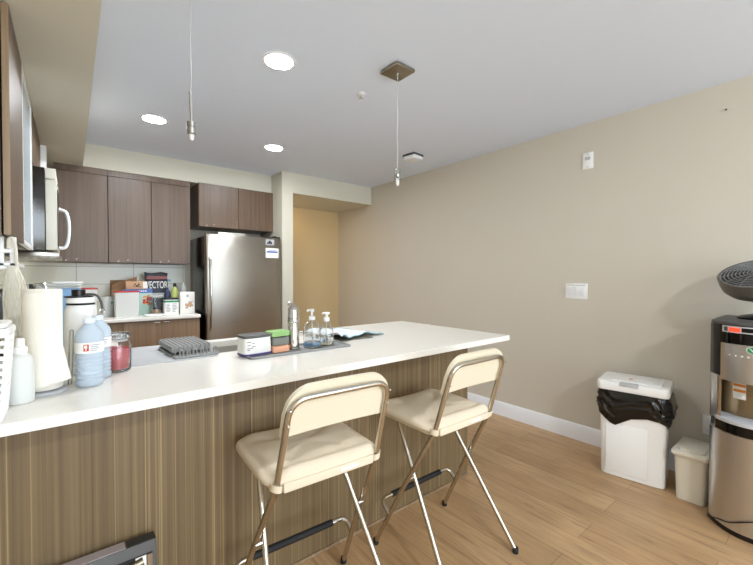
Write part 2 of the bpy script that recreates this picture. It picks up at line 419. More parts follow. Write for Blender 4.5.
# ------------------------------------------------------------------ bar stools
def make_stool(label, loc, rz):
    st = thing('bar_stool', label, 'bar stool', loc, rz, 'folding stools at the counter')
    r = .0105
    # frame A: backrest hoop with the front feet
    def Aside(s):
        return [(s*.243, .242, .012), (s*.215, .075, .34), (s*.188, -.084, .626), (s*.181, -.135, .79), (s*.178, -.176, .914)]
    L_, R_ = Aside(-1), Aside(1)
    pts = L_[1:] + list(reversed(R_[1:]))
    pts = L_[2:4] + [(-.178, -.172, .916), (.178, -.172, .916)] + list(reversed(R_[2:4]))
    hoop = fillet(pts, .075, 8)
    B().tube(hoop, r, 12).build('back_frame', M_tubeb, st)
    for sd in (L_, R_):
        lg = B().tube([sd[0], sd[1], sd[2]], r, 12).build('leg', M_tubeb, st)
        B().lathe([(0, 0), (.013, 0), (.014, .022), (.0115, .026), (0, .026)], (sd[0][0], sd[0][1], 0), 14).build('rubber_foot', M_rubber, lg)
    # frame B: hoop under the seat with the rear feet
    for s in (-1, 1):
        f = (s*.226, -.203, .012); t = (s*.160, .165, .575)
        pts = fillet([f, t, (s*.150, .190, .612), (s*.06, .195, .618)], .03, 6)
        lg = B().tube(pts, r, 12).build('leg', M_tubeb, st)
        B().lathe([(0, 0), (.013, 0), (.014, .022), (.0115, .026), (0, .026)], (f[0], f[1], 0), 14).build('rubber_foot', M_rubber, lg)
    # pivot bolts where the frames cross
    for s in (-1, 1): B().tube([(s*.186, .042, .385), (s*.213, .042, .385)], .006, 8).build('pivot_bolt', M_chrome, st)
    # footrest
    q = [(-.234, .156, .181), (-.232, .215, .226), (.232, .215, .226), (.234, .156, .181)]
    fp = fillet([q[0], (-.236, .212, .224), (.236, .212, .224), q[3]], .055, 7)
    fr = B().tube(fp, .010, 12).build('footrest', M_tubeb, st)
    B().tube([(-.168, .212, .224), (.168, .212, .224)], .0135, 14).build('grip_sleeve', M_rubber, fr)
    # seat board and cushion
    out = rrect(-.198, .198, -.085, .295, .05)
    B().prism(out, .606, .620, bev=.004).build('seat_board', M_cream2, st)
    def cush(u, v):
        # u around, v: 0 bottom centre -> 1 top centre
        return None
    cb = B(); n = 48
    def outline(a, k):
        c, s_ = math.cos(a), math.sin(a); e = 2/6.5
        x = -.004 + .217*k*math.copysign(abs(c)**e, c); y = .103 + .198*k*math.copysign(abs(s_)**e, s_)
        return x, y
    layers = [(0, .619), (.6, .619), (.95, .619), (1.0, .626), (1.012, .636), (1.0, .647), (.96, .653), (.91, .656), (.84, .658), (.76, .659), (.68, .660), (.6, .660), (.5, .660), (.4, .660), (.2, .659), (0, .659)]
    rings = []
    for k, z in layers:
        if k == 0: rings.append([cb.bm.verts.new((0, .103, z))]); continue
        ring = []
        for i in range(n):
            x, y = outline(2*PI*i/n, k); zz = z
            if z > .64:
                for dx, dy in ((-.10, .20), (.09, .18), (-.09, .02), (.10, .02)):
                    zz -= .012*math.exp(-((x-dx)**2+(y-dy)**2)/.0006)
                zz += .002*math.sin(x*60+y*37)*(k > .3) + .0025*math.sin(x*23-y*51)
                zz += (.015*math.exp(-((y+.070)/.020)**2) - .006*math.exp(-((y+.032)/.014)**2))*max(0, 1-(abs(x)/.19)**6)
            ring.append(cb.bm.verts.new((x, y, zz)))
        rings.append(ring)
    for a, b_ in zip(rings, rings[1:]):
        for i in range(n):
            j = (i+1) % n
            if len(a) == 1: cb.bm.faces.new((a[0], b_[j], b_[i]))
            elif len(b_) == 1: cb.bm.faces.new((a[i], a[j], b_[0]))
            else: cb.bm.faces.new((a[i], a[j], b_[j], b_[i]))
    cu = cb.build('seat_cushion', M_cream, st, ang=80, sub=1)
    # ties of the cushion wrapped round the frame
    for s in (-1, 1):
        loop = []
        for i in range(20):
            a = 2*PI*i/20
            loop.append((s*.188 + .019*math.cos(a)*1.0, -.080 + .019*math.sin(a), 0))
        def band(u, v, s=s):
            a = 2*PI*u
            return (s*.186 + .019*math.cos(a), -.078 + .021*math.sin(a) + .005*(.5-v), .612+.024*v + .006*math.cos(a)*s)
        B().sheet(band, 20, 3, .002, closed_u=True).build('tie_strap', M_cream, cu)
    B().box(-.17, .165, -.101, -.088, .607, .638, .005, rot=RY(0)).build('folded_hem', M_cream, cu)
    B().box(.03, .10, -.104, -.101, .618, .628, .001).build('care_label', M_paper, cu)
    # backrest pad: thin curved board in front of the hoop, rising above it
    def brd(u, v):
        x = -.192 + .384*u
        z0, z1 = .797, .953
        e = min(u, 1-u)
        rr = .085/.384
        top = z1 if e > rr else z1 - .085*(1-math.sqrt(max(0, 1-((rr-e)/rr)**2)))
        top = min(top, z1)
        z = z0 + (top-z0)*v
        y = -.134 - .32*(z-.80)*.95 + .010*(1-(2*u-1)**2) + .017
        return (x, y, z)
    B().sheet(brd, 40, 8, .014).build('backrest', M_cream2, st, ang=50)
    # rivets on the back uprights
    for s in (-1, 1):
        for z in (.835, .885):
            t_ = (z-.79)/(.914-.79); y = -.135-.041*t_
            B().lathe([(0, .0), (.0045, 0), (.003, .003), (0, .0035)], (s*.180, y-.0105, z), 10, M=RX(90)).build('rivet', M_chrome, st)
    return st
make_stool('cream cushioned folding stool nearest the camera, on the left of the pair', (.677, 1.155, 0), -.061)
make_stool('cream cushioned folding stool at the free end of the counter, right of its twin', (1.36, 1.138, 0), -.016)

# ------------------------------------------------------------------ back run of kitchen cabinets
def door(b, x0, x1, y, z0, z1, th=.019): b.box(x0, x1, y, y+th, z0, z1, .0015, 1)
def upper(x0, x1, label):
    c = thing('wall_cabinet', label, 'cabinet', (x0, 4.18, 1.403), 0, 'upper cabinets on the back wall')
    w = x1-x0
    B().box(0, w, .020, .30, .0, .834).build('carcass', M_cab, c)
    d = B(); d.box(.0015, w-.0015, 0, .019, .001, .780, .0015, 1); d.build('cabinet_door', M_cab, c)
    B().box(0, w, .006, .020, .784, .834).build('top_filler', M_cab, c)
upper(-.10, .270, 'brown upper cabinet beside the microwave, leftmost on the back wall')
upper(.272, .610, 'middle brown upper cabinet above the red-lidded tub')
upper(.612, .955, 'brown upper cabinet nearest the fridge, over the pasta carton')
fc = thing('wall_cabinet', 'short two-door brown cabinet hung above the fridge', 'cabinet', (1.025, 4.13, 1.790))
B().box(0, .848, .020, .365, 0, .446).build('carcass', M_cab, fc)
for a, b_ in ((.001, .399), (.402, .847)):
    B().box(a, b_, 0, .019, .001, .445, .0015, 1).build('cabinet_door', M_cab, fc)

bc = thing('base_cabinet', 'brown base cabinet run under the back counter left of the fridge', 'cabinet', (0, 3.88, 0))
B().box(.19, .965, .02, .60, .10, .884).build('carcass', M_cabb, bc)
B().box(.19, .965, .06, .60, 0, .10).build('plinth', M_dark, bc)
for i, (a, b_) in enumerate(((.192, .346), (.350, .641), (.645, .963))):
    d = B().box(a, b_, 0, .018, .11, .868, .0015, 1).build('cabinet_door', M_cabb, bc)
    if i: 
        px = b_-.035 if i == 1 else a+.035
        B().box(px-.022, px+.022, -.014, -.0005, .862, .866).build('tab_pull', M_wht, d)
ctb = thing('worktop', 'white quartz worktop running along the back and left kitchen walls', 'worktop', (0, 0, 0))
B().prism([(XL+.008, 2.252), (.185, 2.252), (.185, 3.86), (.968, 3.86), (.968, YB-.009), (XL+.008, YB-.009)], .884, .914, bev=.002).build('top_slab', M_quartz, ctb)
lc = thing('base_cabinet', 'brown base cabinet run along the left kitchen wall', 'cabinet', (0, 0, 0))
B().box(XL+.005, .16, 2.27, 4.48, .10, .884).build('carcass', M_cabb, lc)
B().box(XL+.005, .12, 2.27, 4.48, 0, .10).build('plinth', M_dark, lc)
for k in range(3): B().box(.161, .18, 2.30+k*.52, 2.815+k*.52, .11, .87, .0015, 1).build('cabinet_door', M_cabb, lc)

# ------------------------------------------------------------------ fridge
fr = thing('fridge', 'tall stainless steel fridge with long bar handle beside the pillar', 'fridge', (1.02, 3.86, 0))
B().box(.002, .776, .065, .63, .02, 1.675, .004).build('body', M_steeldark, fr)
def fdoor(z0, z1):
    b = B(); n = 14; W = .772
    poly = [(0, .060)] + [(0.0, .012), (.004, .004)] + [(.012 + (W-.024)*i/n, -.012*(1-(2*i/n-1)**2)) for i in range(n+1)] + [(W-.004, .004), (W, .012), (W, .060)]
    return b.prism(poly, z0, z1, bev=.003)
fdoor(.62, 1.690).build('fridge_door', M_steel, fr)
fdoor(.06, .612).build('freezer_drawer', M_steel, fr)
h = B(); h.tube(fillet([(.030, -.002, 1.455), (.030, -.045, 1.455), (.030, -.052, 1.1), (.030, -.045, .76), (.030, -.002, .76)], .03, 6), .0105, 12)
h.build('door_handle', M_chrome, fr)
h = B(); h.tube(fillet([(.08, -.004, .55), (.08, -.05, .55), (.69, -.05, .55), (.69, -.004, .55)], .03, 6), .010, 12); h.build('drawer_handle', M_chrome, fr)
B().box(.69, .765, .01, .12, 1.690, 1.706, .004).box(.70, .73, .03, .06, 1.706, 1.716, .003).build('hinge_cover', M_black, fr)
for a in (.02, .71): B().box(a, a+.04, .07, .6, 0, .02).build('foot', M_black, fr)
m1 = thing('magnet_card', 'small grey card with dark print stuck at the top right of the fridge', 'card', (1.615, 3.8505, 1.612), .045)
B().box(0, .095, -.0015, 0, 0, .058).build('sheet', M_greyl, m1)
mk = B()
for a, b_, z, q in ((.012, .03, .012, .018), (.032, .045, .012, .03), (.047, .07, .012, .022), (.03, .06, .036, .01)): mk.box(a, b_, -.0025, -.0016, z, z+q)
mk.build('print', M_ink, m1)
m2 = thing('note', 'white note with a blue printed band stuck on the fridge below a card', 'note', (1.613, 3.8503, 1.475), .043)
B().box(0, .148, -.0015, 0, 0, .105).build('sheet', M_paper, m2)
mk = B(); mk.box(.012, .136, -.0025, -.0016, .056, .072); mk.box(.03, .12, -.0025, -.0016, .080, .084); mk.build('print', M_bluepr, m2)
for i, (z, x0, x1, y0, y1, lab) in enumerate(((1.6765, .10, .50, .10, .5, 'dark grey oven tray lying on the fridge under another tray'), (1.702, .14, .42, .10, .42, 'pale metal oven tray topmost on the fridge'))):
    t = B(); t.box(x0, x1, y0, y1, 0, .004).box(x0, x1, y0, y0+.006, .004, .024, .001).box(x0, x1, y1-.006, y1, .004, .024, .001).box(x0, x0+.006, y0, y1, .004, .024, .001).box(x1-.006, x1, y0, y1, .004, .024, .001)
    o = t.build('oven_tray', M_sink if i else M_greyd, loc=(1.02, 3.86, z)); tag(o, lab, 'tray')

# ------------------------------------------------------------------ left run of uppers, microwave
lw = thing('wall_cabinet', 'tall-doored brown upper cabinet on the left wall, nearest the camera', 'cabinet', (0, 1.86, 1.42))
B().box(XL+.002, -.186, 0, .466, 0, .815).build('carcass', M_cab, lw)
B().box(-.1795, -.160, .0, .466, .002, .813, .001, 1).build('cabinet_door', M_cab, lw)
lip = B(); lip.box(-.1795, -.1605, -.0015, -.0003, .002, .813); lip.build('door_edge', M_edge, lw)
for z in (.28, .53): B().tube(fillet([(-.205, -.002, z+.03), (-.205, -.02, z+.02), (-.205, -.024, z-.02)], .01, 4), .006, 8).build('hook', M_blackgl, lw)
gw = thing('wall_cabinet', 'upper cabinet with a frosted glass door between the brown one and microwave', 'cabinet', (0, 2.33, 1.42))
B().box(XL+.002, -.186, 0, .55, 0, .815).build('carcass', M_cab, gw)
gd = B().box(-.180, -.160, .002, .548, .002, .022).box(-.180, -.160, .002, .548, .793, .813).box(-.180, -.160, .002, .022, .022, .793).box(-.180, -.160, .528, .548, .022, .793).build('cabinet_door', M_wht, gw)
B().box(-.176, -.166, .022, .528, .022, .793).build('frosted_pane', M_frostglass, gd)
mw_c = thing('wall_cabinet', 'short brown cabinet above the microwave', 'cabinet', (0, 2.885, 1.925))
B().box(XL+.002, -.182, 0, .81, 0, .31).build('carcass', M_cab, mw_c)
for k in range(2): B().box(-.1795, -.160, .002+k*.405, .403+k*.405, .002, .308, .001, 1).build('cabinet_door', M_cab, mw_c)
vd = B().box(XL+.0005, -.128, 3.70, 3.78, 1.93, 2.2368, .001).build('filler_panel', M_wht); tag(vd, 'narrow white filler panel standing between soffit and the far end of microwave', 'panel')

mw = thing('microwave', 'stainless over-the-range microwave with curved handle on the left wall', 'microwave', (0, 2.93, 1.425))
B().box(XL+.01, -.110, 0, .758, .0, .485, .003).build('body', M_steeldark, mw)
d = B().box(-.108, -.056, .001, .757, .006, .418, .004).build('microwave_door', M_wht2, mw)
B().box(-.108, -.060, .001, .757, .424, .485, .004).build('vent_grille', M_wht2, mw)
B().box(-.0555, -.0535, .02, .737, .03, .40, .001).build('door_glass', M_blackgl, d)
hp = fillet([(-.055, .50, .315), (-.018, .50, .305), (-.005, .50, .25), (-.002, .50, .18), (-.008, .50, .10), (-.022, .50, .05), (-.055, .50, .045)], .03, 5)
B().tube(hp, .0115, 12).build('handle', M_wht, mw)
B().box(-.054, -.050, .60, .62, .33, .345, .001).build('badge', M_wht, mw)
gr = B(); gr.box(-.30, -.046, .01, .74, -.034, -.006, .004)
for k in range(6): gr.box(-.29+k*.04, -.27+k*.04, .03, .72, -.038, -.034)
gr.build('hood_filter', M_steel, mw)
gr = B()
# ------------------------------------------------------------------ ceiling fittings
def downlight(x, y, label, m=M_lamp, z=H):
    t = thing('recessed_light', label, 'ceiling light', (x, y, z), 0, 'recessed ceiling lights')
    B().lathe([(.072, -.001), (.074, -.006), (.086, -.005), (.090, -.001), (.090, 0), (.072, 0), (.072, -.001)], seg=40).build('trim_ring', M_white, t)
    B().lathe([(0, -.003), (.0725, -.003), (.0725, -.0012), (0, -.0012)], seg=40).build('lens', m, t)
downlight(.888, 1.929, 'round recessed ceiling light nearest the camera, largest of the lit ones')
downlight(.493, 3.216, 'round recessed ceiling light towards the microwave side of the kitchen')
downlight(1.439, 3.238, 'round recessed ceiling light in front of the fridge')
downlight(2.02, 4.36, 'warm recessed light in the hall ceiling', M_lampw, 2.215)
fl = thing('flush_light', 'flush ceiling light in the living area behind the camera', 'ceiling light', (.45, -1.75, H))
B().lathe([(0, 0), (.135, 0), (.14, -.01), (.14, -.028), (.125, -.0295), (0, -.0295)], seg=48).build('lamp_base', M_white, fl)
B().lathe([(0, -.085), (.06, -.082), (.10, -.07), (.122, -.04), (.122, -.03), (0, -.03)], seg=48).build('lamp_shade', M_lampm, fl)

def pendant(x, y, label, kind):
    t = thing('pendant_light', label, 'pendant light', (x, y, H), 0, 'pendants over the counter')
    CZ = -.022
    B().box(-.062, .062, -.062, .062, -.006, 0, .001).box(-.069, .069, -.069, .069, -.022, -.006, .002).build('canopy', M_nickel, t)
    B().lathe([(0, -.034), (.004, -.034), (.006, -.0222), (0, -.0222)], seg=12).build('cord_grip', M_chrome, t)
    if kind == 'bare':
        pts = []
        for i in range(25):
            u = i/24; pts.append((.004*math.sin(u*9)*u - .006*u*u, .003*math.sin(u*6+1)*u, -.03-.434*u))
        B().tube(pts, .0013, 6).build('cord', M_cord, t)
        ex = pts[-1][0]; ey = pts[-1][1]
        B().tube([(ex, ey, -.455), (ex+.004, ey, -.575)], .0048, 10).build('stem', M_nickel2, t)
        B().lathe([(0, 0), (.0165, .001), (.0165, .020), (.014, .021), (.014, .026), (.0165, .027), (.0165, .046), (.006, .048), (0, .048)], (ex+.004, ey, -.617), 20).build('lamp_socket', M_nickel2, t)
        B().lathe([(0, -.026), (.006, -.024), (.009, -.016), (.010, -.001), (0, -.001)], (ex+.004, ey, -.617), 16).build('bulb', M_bulb, t)
    else:
        pts = [(.002*math.sin(i*.7), .0015*math.cos(i*.9), -.03-.535*i/24) for i in range(25)]
        B().tube(pts, .0016, 6).build('cord', M_cord, t)
        B().lathe([(.009, 0), (.011, .004), (.011, .04), (.004, .052), (0, .052)], (0, 0, -.605), 16).build('lamp_socket', M_chrome, t)
        B().lathe([(.0205, -.010), (.0215, .01), (.0215, .045), (.018, .055), (.0165, .054), (.0195, .044), (.0195, .010), (.0185, -.010), (.0205, -.010)], (0, 0, -.612), 8).build('glass_shade', M_glass, t)
        B().lathe([(0, -.042), (.007, -.040), (.0095, -.028), (.010, .0), (0, .004)], (0, 0, -.612), 16).build('bulb', M_bulb, t)
pendant(.370, 1.585, 'bare pendant lamp on a wavy cord, left over the counter', 'bare')
pendant(1.441, 1.585, 'pendant on a square nickel canopy with small crystal shade, right over the counter', 'crystal')

sp = thing('sprinkler', 'small white sprinkler head on the ceiling beside the square canopy', 'sprinkler', (1.453, 1.945, H))
B().lathe([(.030, 0), (.030, -.003), (.020, -.007), (.010, -.009), (0, -.009)], seg=24).build('escutcheon', M_white, sp)
B().lathe([(0, -.030), (.013, -.030), (.013, -.028), (.004, -.027), (.004, -.009), (.006, -.008)], seg=16).build('deflector', M_chrome, sp)
sd = thing('smoke_detector', 'squarish smoke detector on the ceiling near the right wall', 'smoke detector', (2.565, 2.60, H), .10)
B().prism(rrect(-.074, .074, -.074, .074, .012), -.014, 0).build('base_plate', M_greyd, sd)
B().prism(rrect(-.070, .070, -.070, .070, .014), -.048, -.0145, bev=.008).build('detector_cover', M_white, sd)

# ------------------------------------------------------------------ right wall fittings
def wallframe(name, label, cat, y, z):
    # local x runs to the viewer's right along the wall (-Y), local y away from the wall
    return thing(name, label, cat, (XW, y, z), -PI/2)
# in local space: x' -> -Y, y' -> +X
th = wallframe('control_plate', 'single white wall plate with small print high on the right wall', 'wall plate', 1.222, 2.155)
B().box(-.038, .038, -.008, 0, -.062, .062, .003).build('plate', M_wht, th)
mk = B()
for i in range(3): mk.box(-.020, .018, -.0088, -.0079, .008+.008*i, .012+.008*i)
mk.build('print', M_inkg, th)
sc = B()
for z in (-.045, .045): sc.lathe([(0, .0), (.004, 0), (.003, .0015), (0, .0016)], (0, -.0079, z), 10, M=RX(90))
sc.build('screw', M_chrome, th)
sw = wallframe('light_switch', 'triple white rocker switch plate in the middle of the right wall', 'light switch', 1.300, 1.160)
B().box(-.083, .083, -.007, 0, -.060, .060, .003).build('plate', M_wht, sw)
for i in range(3):
    x = -.046+.046*i
    B().box(x-.0165, x+.0165, -.011, -.0075, -.034, .034, .001, rot=RX(3 if i < 2 else -4)).build('rocker', M_white, sw)
B().box(-.07, .07, -.0085, -.0071, .046, .050).build('screw', M_chrome, sw)
ol = wallframe('power_outlet', 'white power outlet on the right wall behind the water cooler', 'outlet', .500, .352)
B().box(-.036, .036, -.007, 0, -.060, .060, .003).build('plate', M_wht, ol)
for z in (-.027, .027):
    s_ = B().box(-.017, .017, -.0095, -.0071, z-.015, z+.015, .003).build('socket', M_white, ol)
nl = B().tube([(XW+.004, .443, 2.275), (XW-.016, .443, 2.277), (XW-.018, .441, 2.268)], .003, 8).build('nail', M_greyd); tag(nl, 'small dark nail in the upper right of the right wall', 'nail')

# ------------------------------------------------------------------ big white bin
bn = thing('waste_bin', 'large white bin lined with a black bag against the right wall', 'bin', (2.668, .985, 0), math.radians(-90+9))
# local x: along the front (0..W, to the viewer's right), local y: into the wall
W_, D_ = .355, .275
def binbody(u, v):
    a = 2*PI*u; e = 2/9
    k = .955 + .045*v
    c, s_ = math.cos(a), math.sin(a)
    x = W_/2 + W_/2*k*math.copysign(abs(c)**e, c); y = D_/2 + D_/2*k*math.copysign(abs(s_)**e, s_)
    return (x, y, .004 + .546*v)
bb_ = B().sheet(binbody, 64, 6, 0, closed_u=True)
bb_.bm.faces.new([v for v in bb_.bm.verts if abs(v.co.z-.004) < 1e-5][:64])
bb_.build('bin_body', M_wht, bn, ang=60)
ib = B()
ib.prism([(0, 0), (.30, 0), (.30, .03), (0, .03)], 0, 1); ib.bm.clear()
ib.box(.040, .262, -.0015, .004, .03, .34, .004); ib.build('front_panel', M_wht, bn)
def bag(u, v):
    a = 2*PI*u; e = 2/9; c, s_ = math.cos(a), math.sin(a)
    x = W_/2 + (W_/2+.004)*math.copysign(abs(c)**e, c); y = D_/2 + (D_/2+.004)*math.copysign(abs(s_)**e, s_)
    front = max(0, 1-y/.03)                      # 1 on the front face
    t = x/W_
    drop = .15 + front*(.062*math.exp(-((t-.27)/.22)**2) - .012*math.exp(-((t-.60)/.14)**2)) + .035*max(0, (t-.9)*10)*(1 if y > .02 else .6)
    z = .553 - drop*(1-v)
    w_ = abs(math.sin(z*46+x*34+math.sin(x*19+y*20)*2.0))*-.008 + abs(math.sin(z*40-x*46+y*33+1.3*math.sin(z*50+x*12)))*-.007 + math.sin(x*90+z*150-y*60)*.0012 + .006
    bul = .012*math.sin(PI*min(1, (1-v)*1.0))*(1 + (1.2 if x > W_*.93 else 0)) + w_*(.3+.7*(1-abs(2*v-1)))+.004
    nx = (x-W_/2)/(W_/2); ny = (y-D_/2)/(D_/2)
    if abs(nx) > abs(ny): x += math.copysign(bul, nx)
    else: y += math.copysign(bul, ny)
    return (x, y, z)
B().sheet(bag, 220, 44, .0008, closed_u=True).build('bin_liner', M_bag, bn, ang=180)
lid = B(); 
lid.prism(rrect(-.012, W_+.012, -.014, D_+.010, .03), .548, .606, bev=.012)
lid.prism(rrect(.06, W_-.03, .03, D_-.02, .02), .604, .612, bev=.004)
lo = lid.build('lid', M_wht, bn)
B().box(.115, .215, -.020, .02, .586, .6085, .005).build('release_tab', M_greyl, lo)
B().box(.15, .17, .10, .112, .6135, .615).build('badge', M_redpr, lo)

# small bin
sb = thing('waste_bin', 'small off-white lidded bin between the large bin and water cooler', 'bin', (2.678, .602, 0), -PI/2)
def sbody(u, v):
    a = 2*PI*u; e = 2/8; c, s_ = math.cos(a), math.sin(a); k = .90+.10*v
    return (.080+.074*k*math.copysign(abs(c)**e, c), .13+.125*k*math.copysign(abs(s_)**e, s_), .003+.257*v)
x = B().sheet(sbody, 48, 4, 0, closed_u=True); x.bm.faces.new([v for v in x.bm.verts if abs(v.co.z-.003) < 1e-5][:48]); x.build('bin_body', M_wht2, sb, ang=60)
lid = B(); lid.prism(rrect(-.002, .162, -.008, .268, .014), .258, .285, bev=.005)
lo = lid.build('lid', M_wht2, sb)
fl_ = B(); fl_.prism(rrect(.024, .142, .02, .20, .018), .2855, .294, bev=.004); fl_.prism(rrect(.04, .12, .036, .18, .014), .294, .297, bev=.001); fl_.build('flap', M_wht2, lo)

# ------------------------------------------------------------------ water cooler (local x: to viewer's right along -Y; local y: into wall)
wc = thing('water_cooler', 'tall stainless and black water cooler against the right wall', 'water cooler', (2.60, .425, 0), -PI/2)
WC, DC = .33, .36
def front(off=0.0, n=16, bulge=.105, x0=0.0, x1=WC):
    p = []
    for i in range(n+1):
        x = x0 + (x1-x0)*i/n; t = 2*x/WC-1
        p.append((x, -bulge*(1-abs(t)**2.3) + off))
    return p
def body(z0, z1, off=0, back=DC, x0=0.0, x1=WC, bev=0.0):
    return B().prism(front(off, x0=x0, x1=x1)+[(x1, back), (x0, back)], z0, z1, bev=bev)
def shell(z0, z1, x0, x1, off0, off1, n=12):
    b = B(); o = front(off0, n, x0=x0, x1=x1); i_ = front(off1, n, x0=x0, x1=x1)
    return b.prism(o+list(reversed(i_)), z0, z1)
body(.0, .03, .012).build('plinth', M_black, wc)
body(.03, .50, 0).build('lower_cabinet', M_steelv, wc)
shell(.505-.0, .55, .028, WC-.028, -.004, .05).build('tray_band', M_blackgl, wc)
body(.50, .552, .03).build('middle_deck', M_steelv, wc)
dt = B(); dt.prism(front(-.006, x0=.03, x1=WC-.03)+[(WC-.03, .05), (.03, .05)], .5505, .568, bev=.002); dt.build('drip_tray', M_greyl, wc)
for s in range(2):
    a, b_ = (0, .036) if s == 0 else (WC-.036, WC)
    shell(.552, .775, a, b_, 0, .10, 4).build('side_column', M_steelv, wc)
for k in range(2):
    x0 = .040 if k == 0 else WC-.052
    shell(.568, .775, x0, x0+.012, .004, .014, 2).build('guide_rail', M_chrome, wc)
body(.552, .775, .115).build('alcove_back', M_bronze, wc)
body(.775, 1.035, 0).build('upper_housing', M_blackgl, wc)
fp = shell(.762, .945, .050, WC-.050, -.010, .0, 16)
fp.build('dispenser_panel', M_steelv, wc)
B().prism(front(-.004, x0=.004, x1=WC-.004)+[(WC-.004, DC), (.004, DC)], 1.035, 1.052, bev=.004).build('top_cover', M_greyd, wc)
# control strip in the upper housing
cs = shell(1.000, 1.032, .055, WC-.055, -.006, .0, 16).build('control_strip', M_greyl, wc)
shell(1.005, 1.026, .082, .125, -.0075, -.0055, 4).build('red_display', M_ledred, cs)
shell(1.006, 1.026, .130, .20, -.0075, -.0055, 6).build('dark_display', M_blackgl, cs)
shell(1.006, 1.026, .062, .076, -.0075, -.0055, 3).build('button', M_greyd, cs)
# oval emblem and lettering on the dispenser panel
em = thing_part = bpy.data.objects.new('oval_emblem', None)
bpy.data.objects.remove(em)
ov = B(); ov.lathe([(0, 0), (.036, 0), (.036, .002), (0, .0025)], seg=40, M=Matrix.Identity(4))
ov2 = ov.build('oval_emblem', M_wht, wc); ov2.location = (WC/2+.018, -.1155, .925); ov2.rotation_euler = (PI/2, 0, 0); ov2.scale = (1, .55, 1)
ov = B(); ov.lathe([(0, .001), (.0325, .001), (.0325, .003), (0, .0035)], seg=40); o = ov.build('emblem_field', M_grpr, ov2)
text('emblem_letters', 'Vi', .040, M_wht, ov2, (-.008, 0, .0042), (0, 0, 0))
ln = B()
for i in range(6):
    x = .085+.022*i; t = 2*x/WC-1; y = -.105*(1-abs(t)**2.3)-.0118
    if abs(x-WC/2) > .0: ln.box(x, x+.008, y, y+.002, .888, .894)
ln.box(.104, .114, -.0995, -.094, .784, .792)
ln.build('panel_print', M_wht, wc)
# sticker on the alcove back
st_ = B(); st_.prism(front(.1135, 4, x0=.085, x1=.135)+list(reversed(front(.1149, 4, x0=.085, x1=.135))), .655, .735); so = st_.build('warning_sticker', M_paper, wc)
for z in (.718, .690):
    shell(z, z+.013, .086, .134, .1125, .1134, 4).build('orange_band', M_orpr, so)
# spouts hanging under the panel
for x in (.13, .20): B().lathe([(.012, 0), (.014, .03), (.014, .05), (0, .05)], (x, .03, .725), 14).build('spout', M_black, wc)

# power cord from the outlet to the floor and across the front of the cooler
pcb = B()
cp = [(-.055, .455, .325), (-.035, .440, .322), (-.012, .42, .28), (-.0075, .30, .10), (-.0065, .15, .012), (-.0065, .05, .006), (-.004, .002, .012)]
fx = [(.02, -.030), (.05, -.062), (.08, -.085), (.11, -.101), (.15, -.110), (.19, -.110), (.24, -.092), (.29, -.058)]
zz = [.03, .048, .058, .075, .10, .12, .13, .12]
for (x, y), z in zip(fx, zz): cp.append((x, y-.003, z))
def smooth(pts, k=6):
    pts = [Vector(p) for p in pts]; out = []
    for i in range(len(pts)-1):
        p0, p1, p2, p3 = pts[max(i-1, 0)], pts[i], pts[i+1], pts[min(i+2, len(pts)-1)]
        for j in range(k):
            t = j/k
            out.append(.5*((2*p1)+(p2-p0)*t+(2*p0-5*p1+4*p2-p3)*t*t+(3*p1-p0-3*p2+p3)*t**3))
    out.append(pts[-1]); return out
pcb.tube(smooth(cp), .0028, 8).build('power_cord', M_black, wc)

# ------------------------------------------------------------------ fan lying tilted on the cooler
fan = thing('desk_fan', 'black desk fan tilted upwards on top of the water cooler', 'fan', (2.775, .262, 1.052))
fb = B(); fb.lathe([(0, 0), (.085, 0), (.088, .008), (.070, .018), (.03, .026), (0, .026)], seg=36); fb.build('stand', M_black, fan)
B().tube([(0, 0, .02), (.03, 0, .15)], .016, 12).build('neck', M_black, fan)
# axis of the fan head: up and a little towards the room
ax = Vector((-.44, .10, .89)).normalized()
Rm = ax.to_track_quat('Z', 'Y').to_matrix().to_4x4()
HM = Matrix.Translation((.0, .0, .222)) @ Rm
def fl2(name, prof, m, seg=48, par=fan):
    return B().lathe(prof, (0, 0, 0), seg, M=HM).build(name, m, par)
B().lathe([(0, -.115), (.05, -.112), (.095, -.10), (.135, -.075), (.155, -.05), (.163, -.02), (.166, .022), (.162, .026), (.156, .022), (.154, -.02), (.14, -.05), (.11, -.07), (.0, -.08)], (0, 0, 0), 56, M=HM).build('fan_housing', M_shell, fan)
gl = B()
for k in range(9):
    r_ = .028+.0155*k
    gl.tube([HM @ Vector((r_*math.cos(2*PI*i/48), r_*math.sin(2*PI*i/48), .030-.010*(r_/.16)**2)) for i in range(48)], .0016, 6, closed=True)
for k in range(12):
    a = 2*PI*k/12
    gl.tube([HM @ Vector((r_*math.cos(a+.35*r_/.16), r_*math.sin(a+.35*r_/.16), .0285-.010*(r_/.16)**2)) for r_ in (.02, .06, .1, .13, .16)], .0014, 6)
gl.build('grille', M_shell2, fan)
B().lathe([(0, .034), (.02, .033), (.026, .028), (.024, .022), (0, .02)], (0, 0, 0), 28, M=HM).build('grille_hub', M_greyd, fan)
for k in range(4):
    a0 = 2*PI*k/4
    def bl(u, v, a0=a0):
        r_ = .025+.115*u; a = a0 + (.75*v-.2) + .5*u
        return HM @ Vector((r_*math.cos(a), r_*math.sin(a), -.004 + .022*(v-.5)))
    B().sheet(bl, 10, 8, .002).build('fan_blade', M_black, fan, ang=180)
B().lathe([(0, .012), (.024, .01), (.028, -.02), (0, -.05)], (0, 0, 0), 24, M=HM).build('blade_hub', M_black, fan)
# ------------------------------------------------------------------ things on the peninsula
ZT = .914
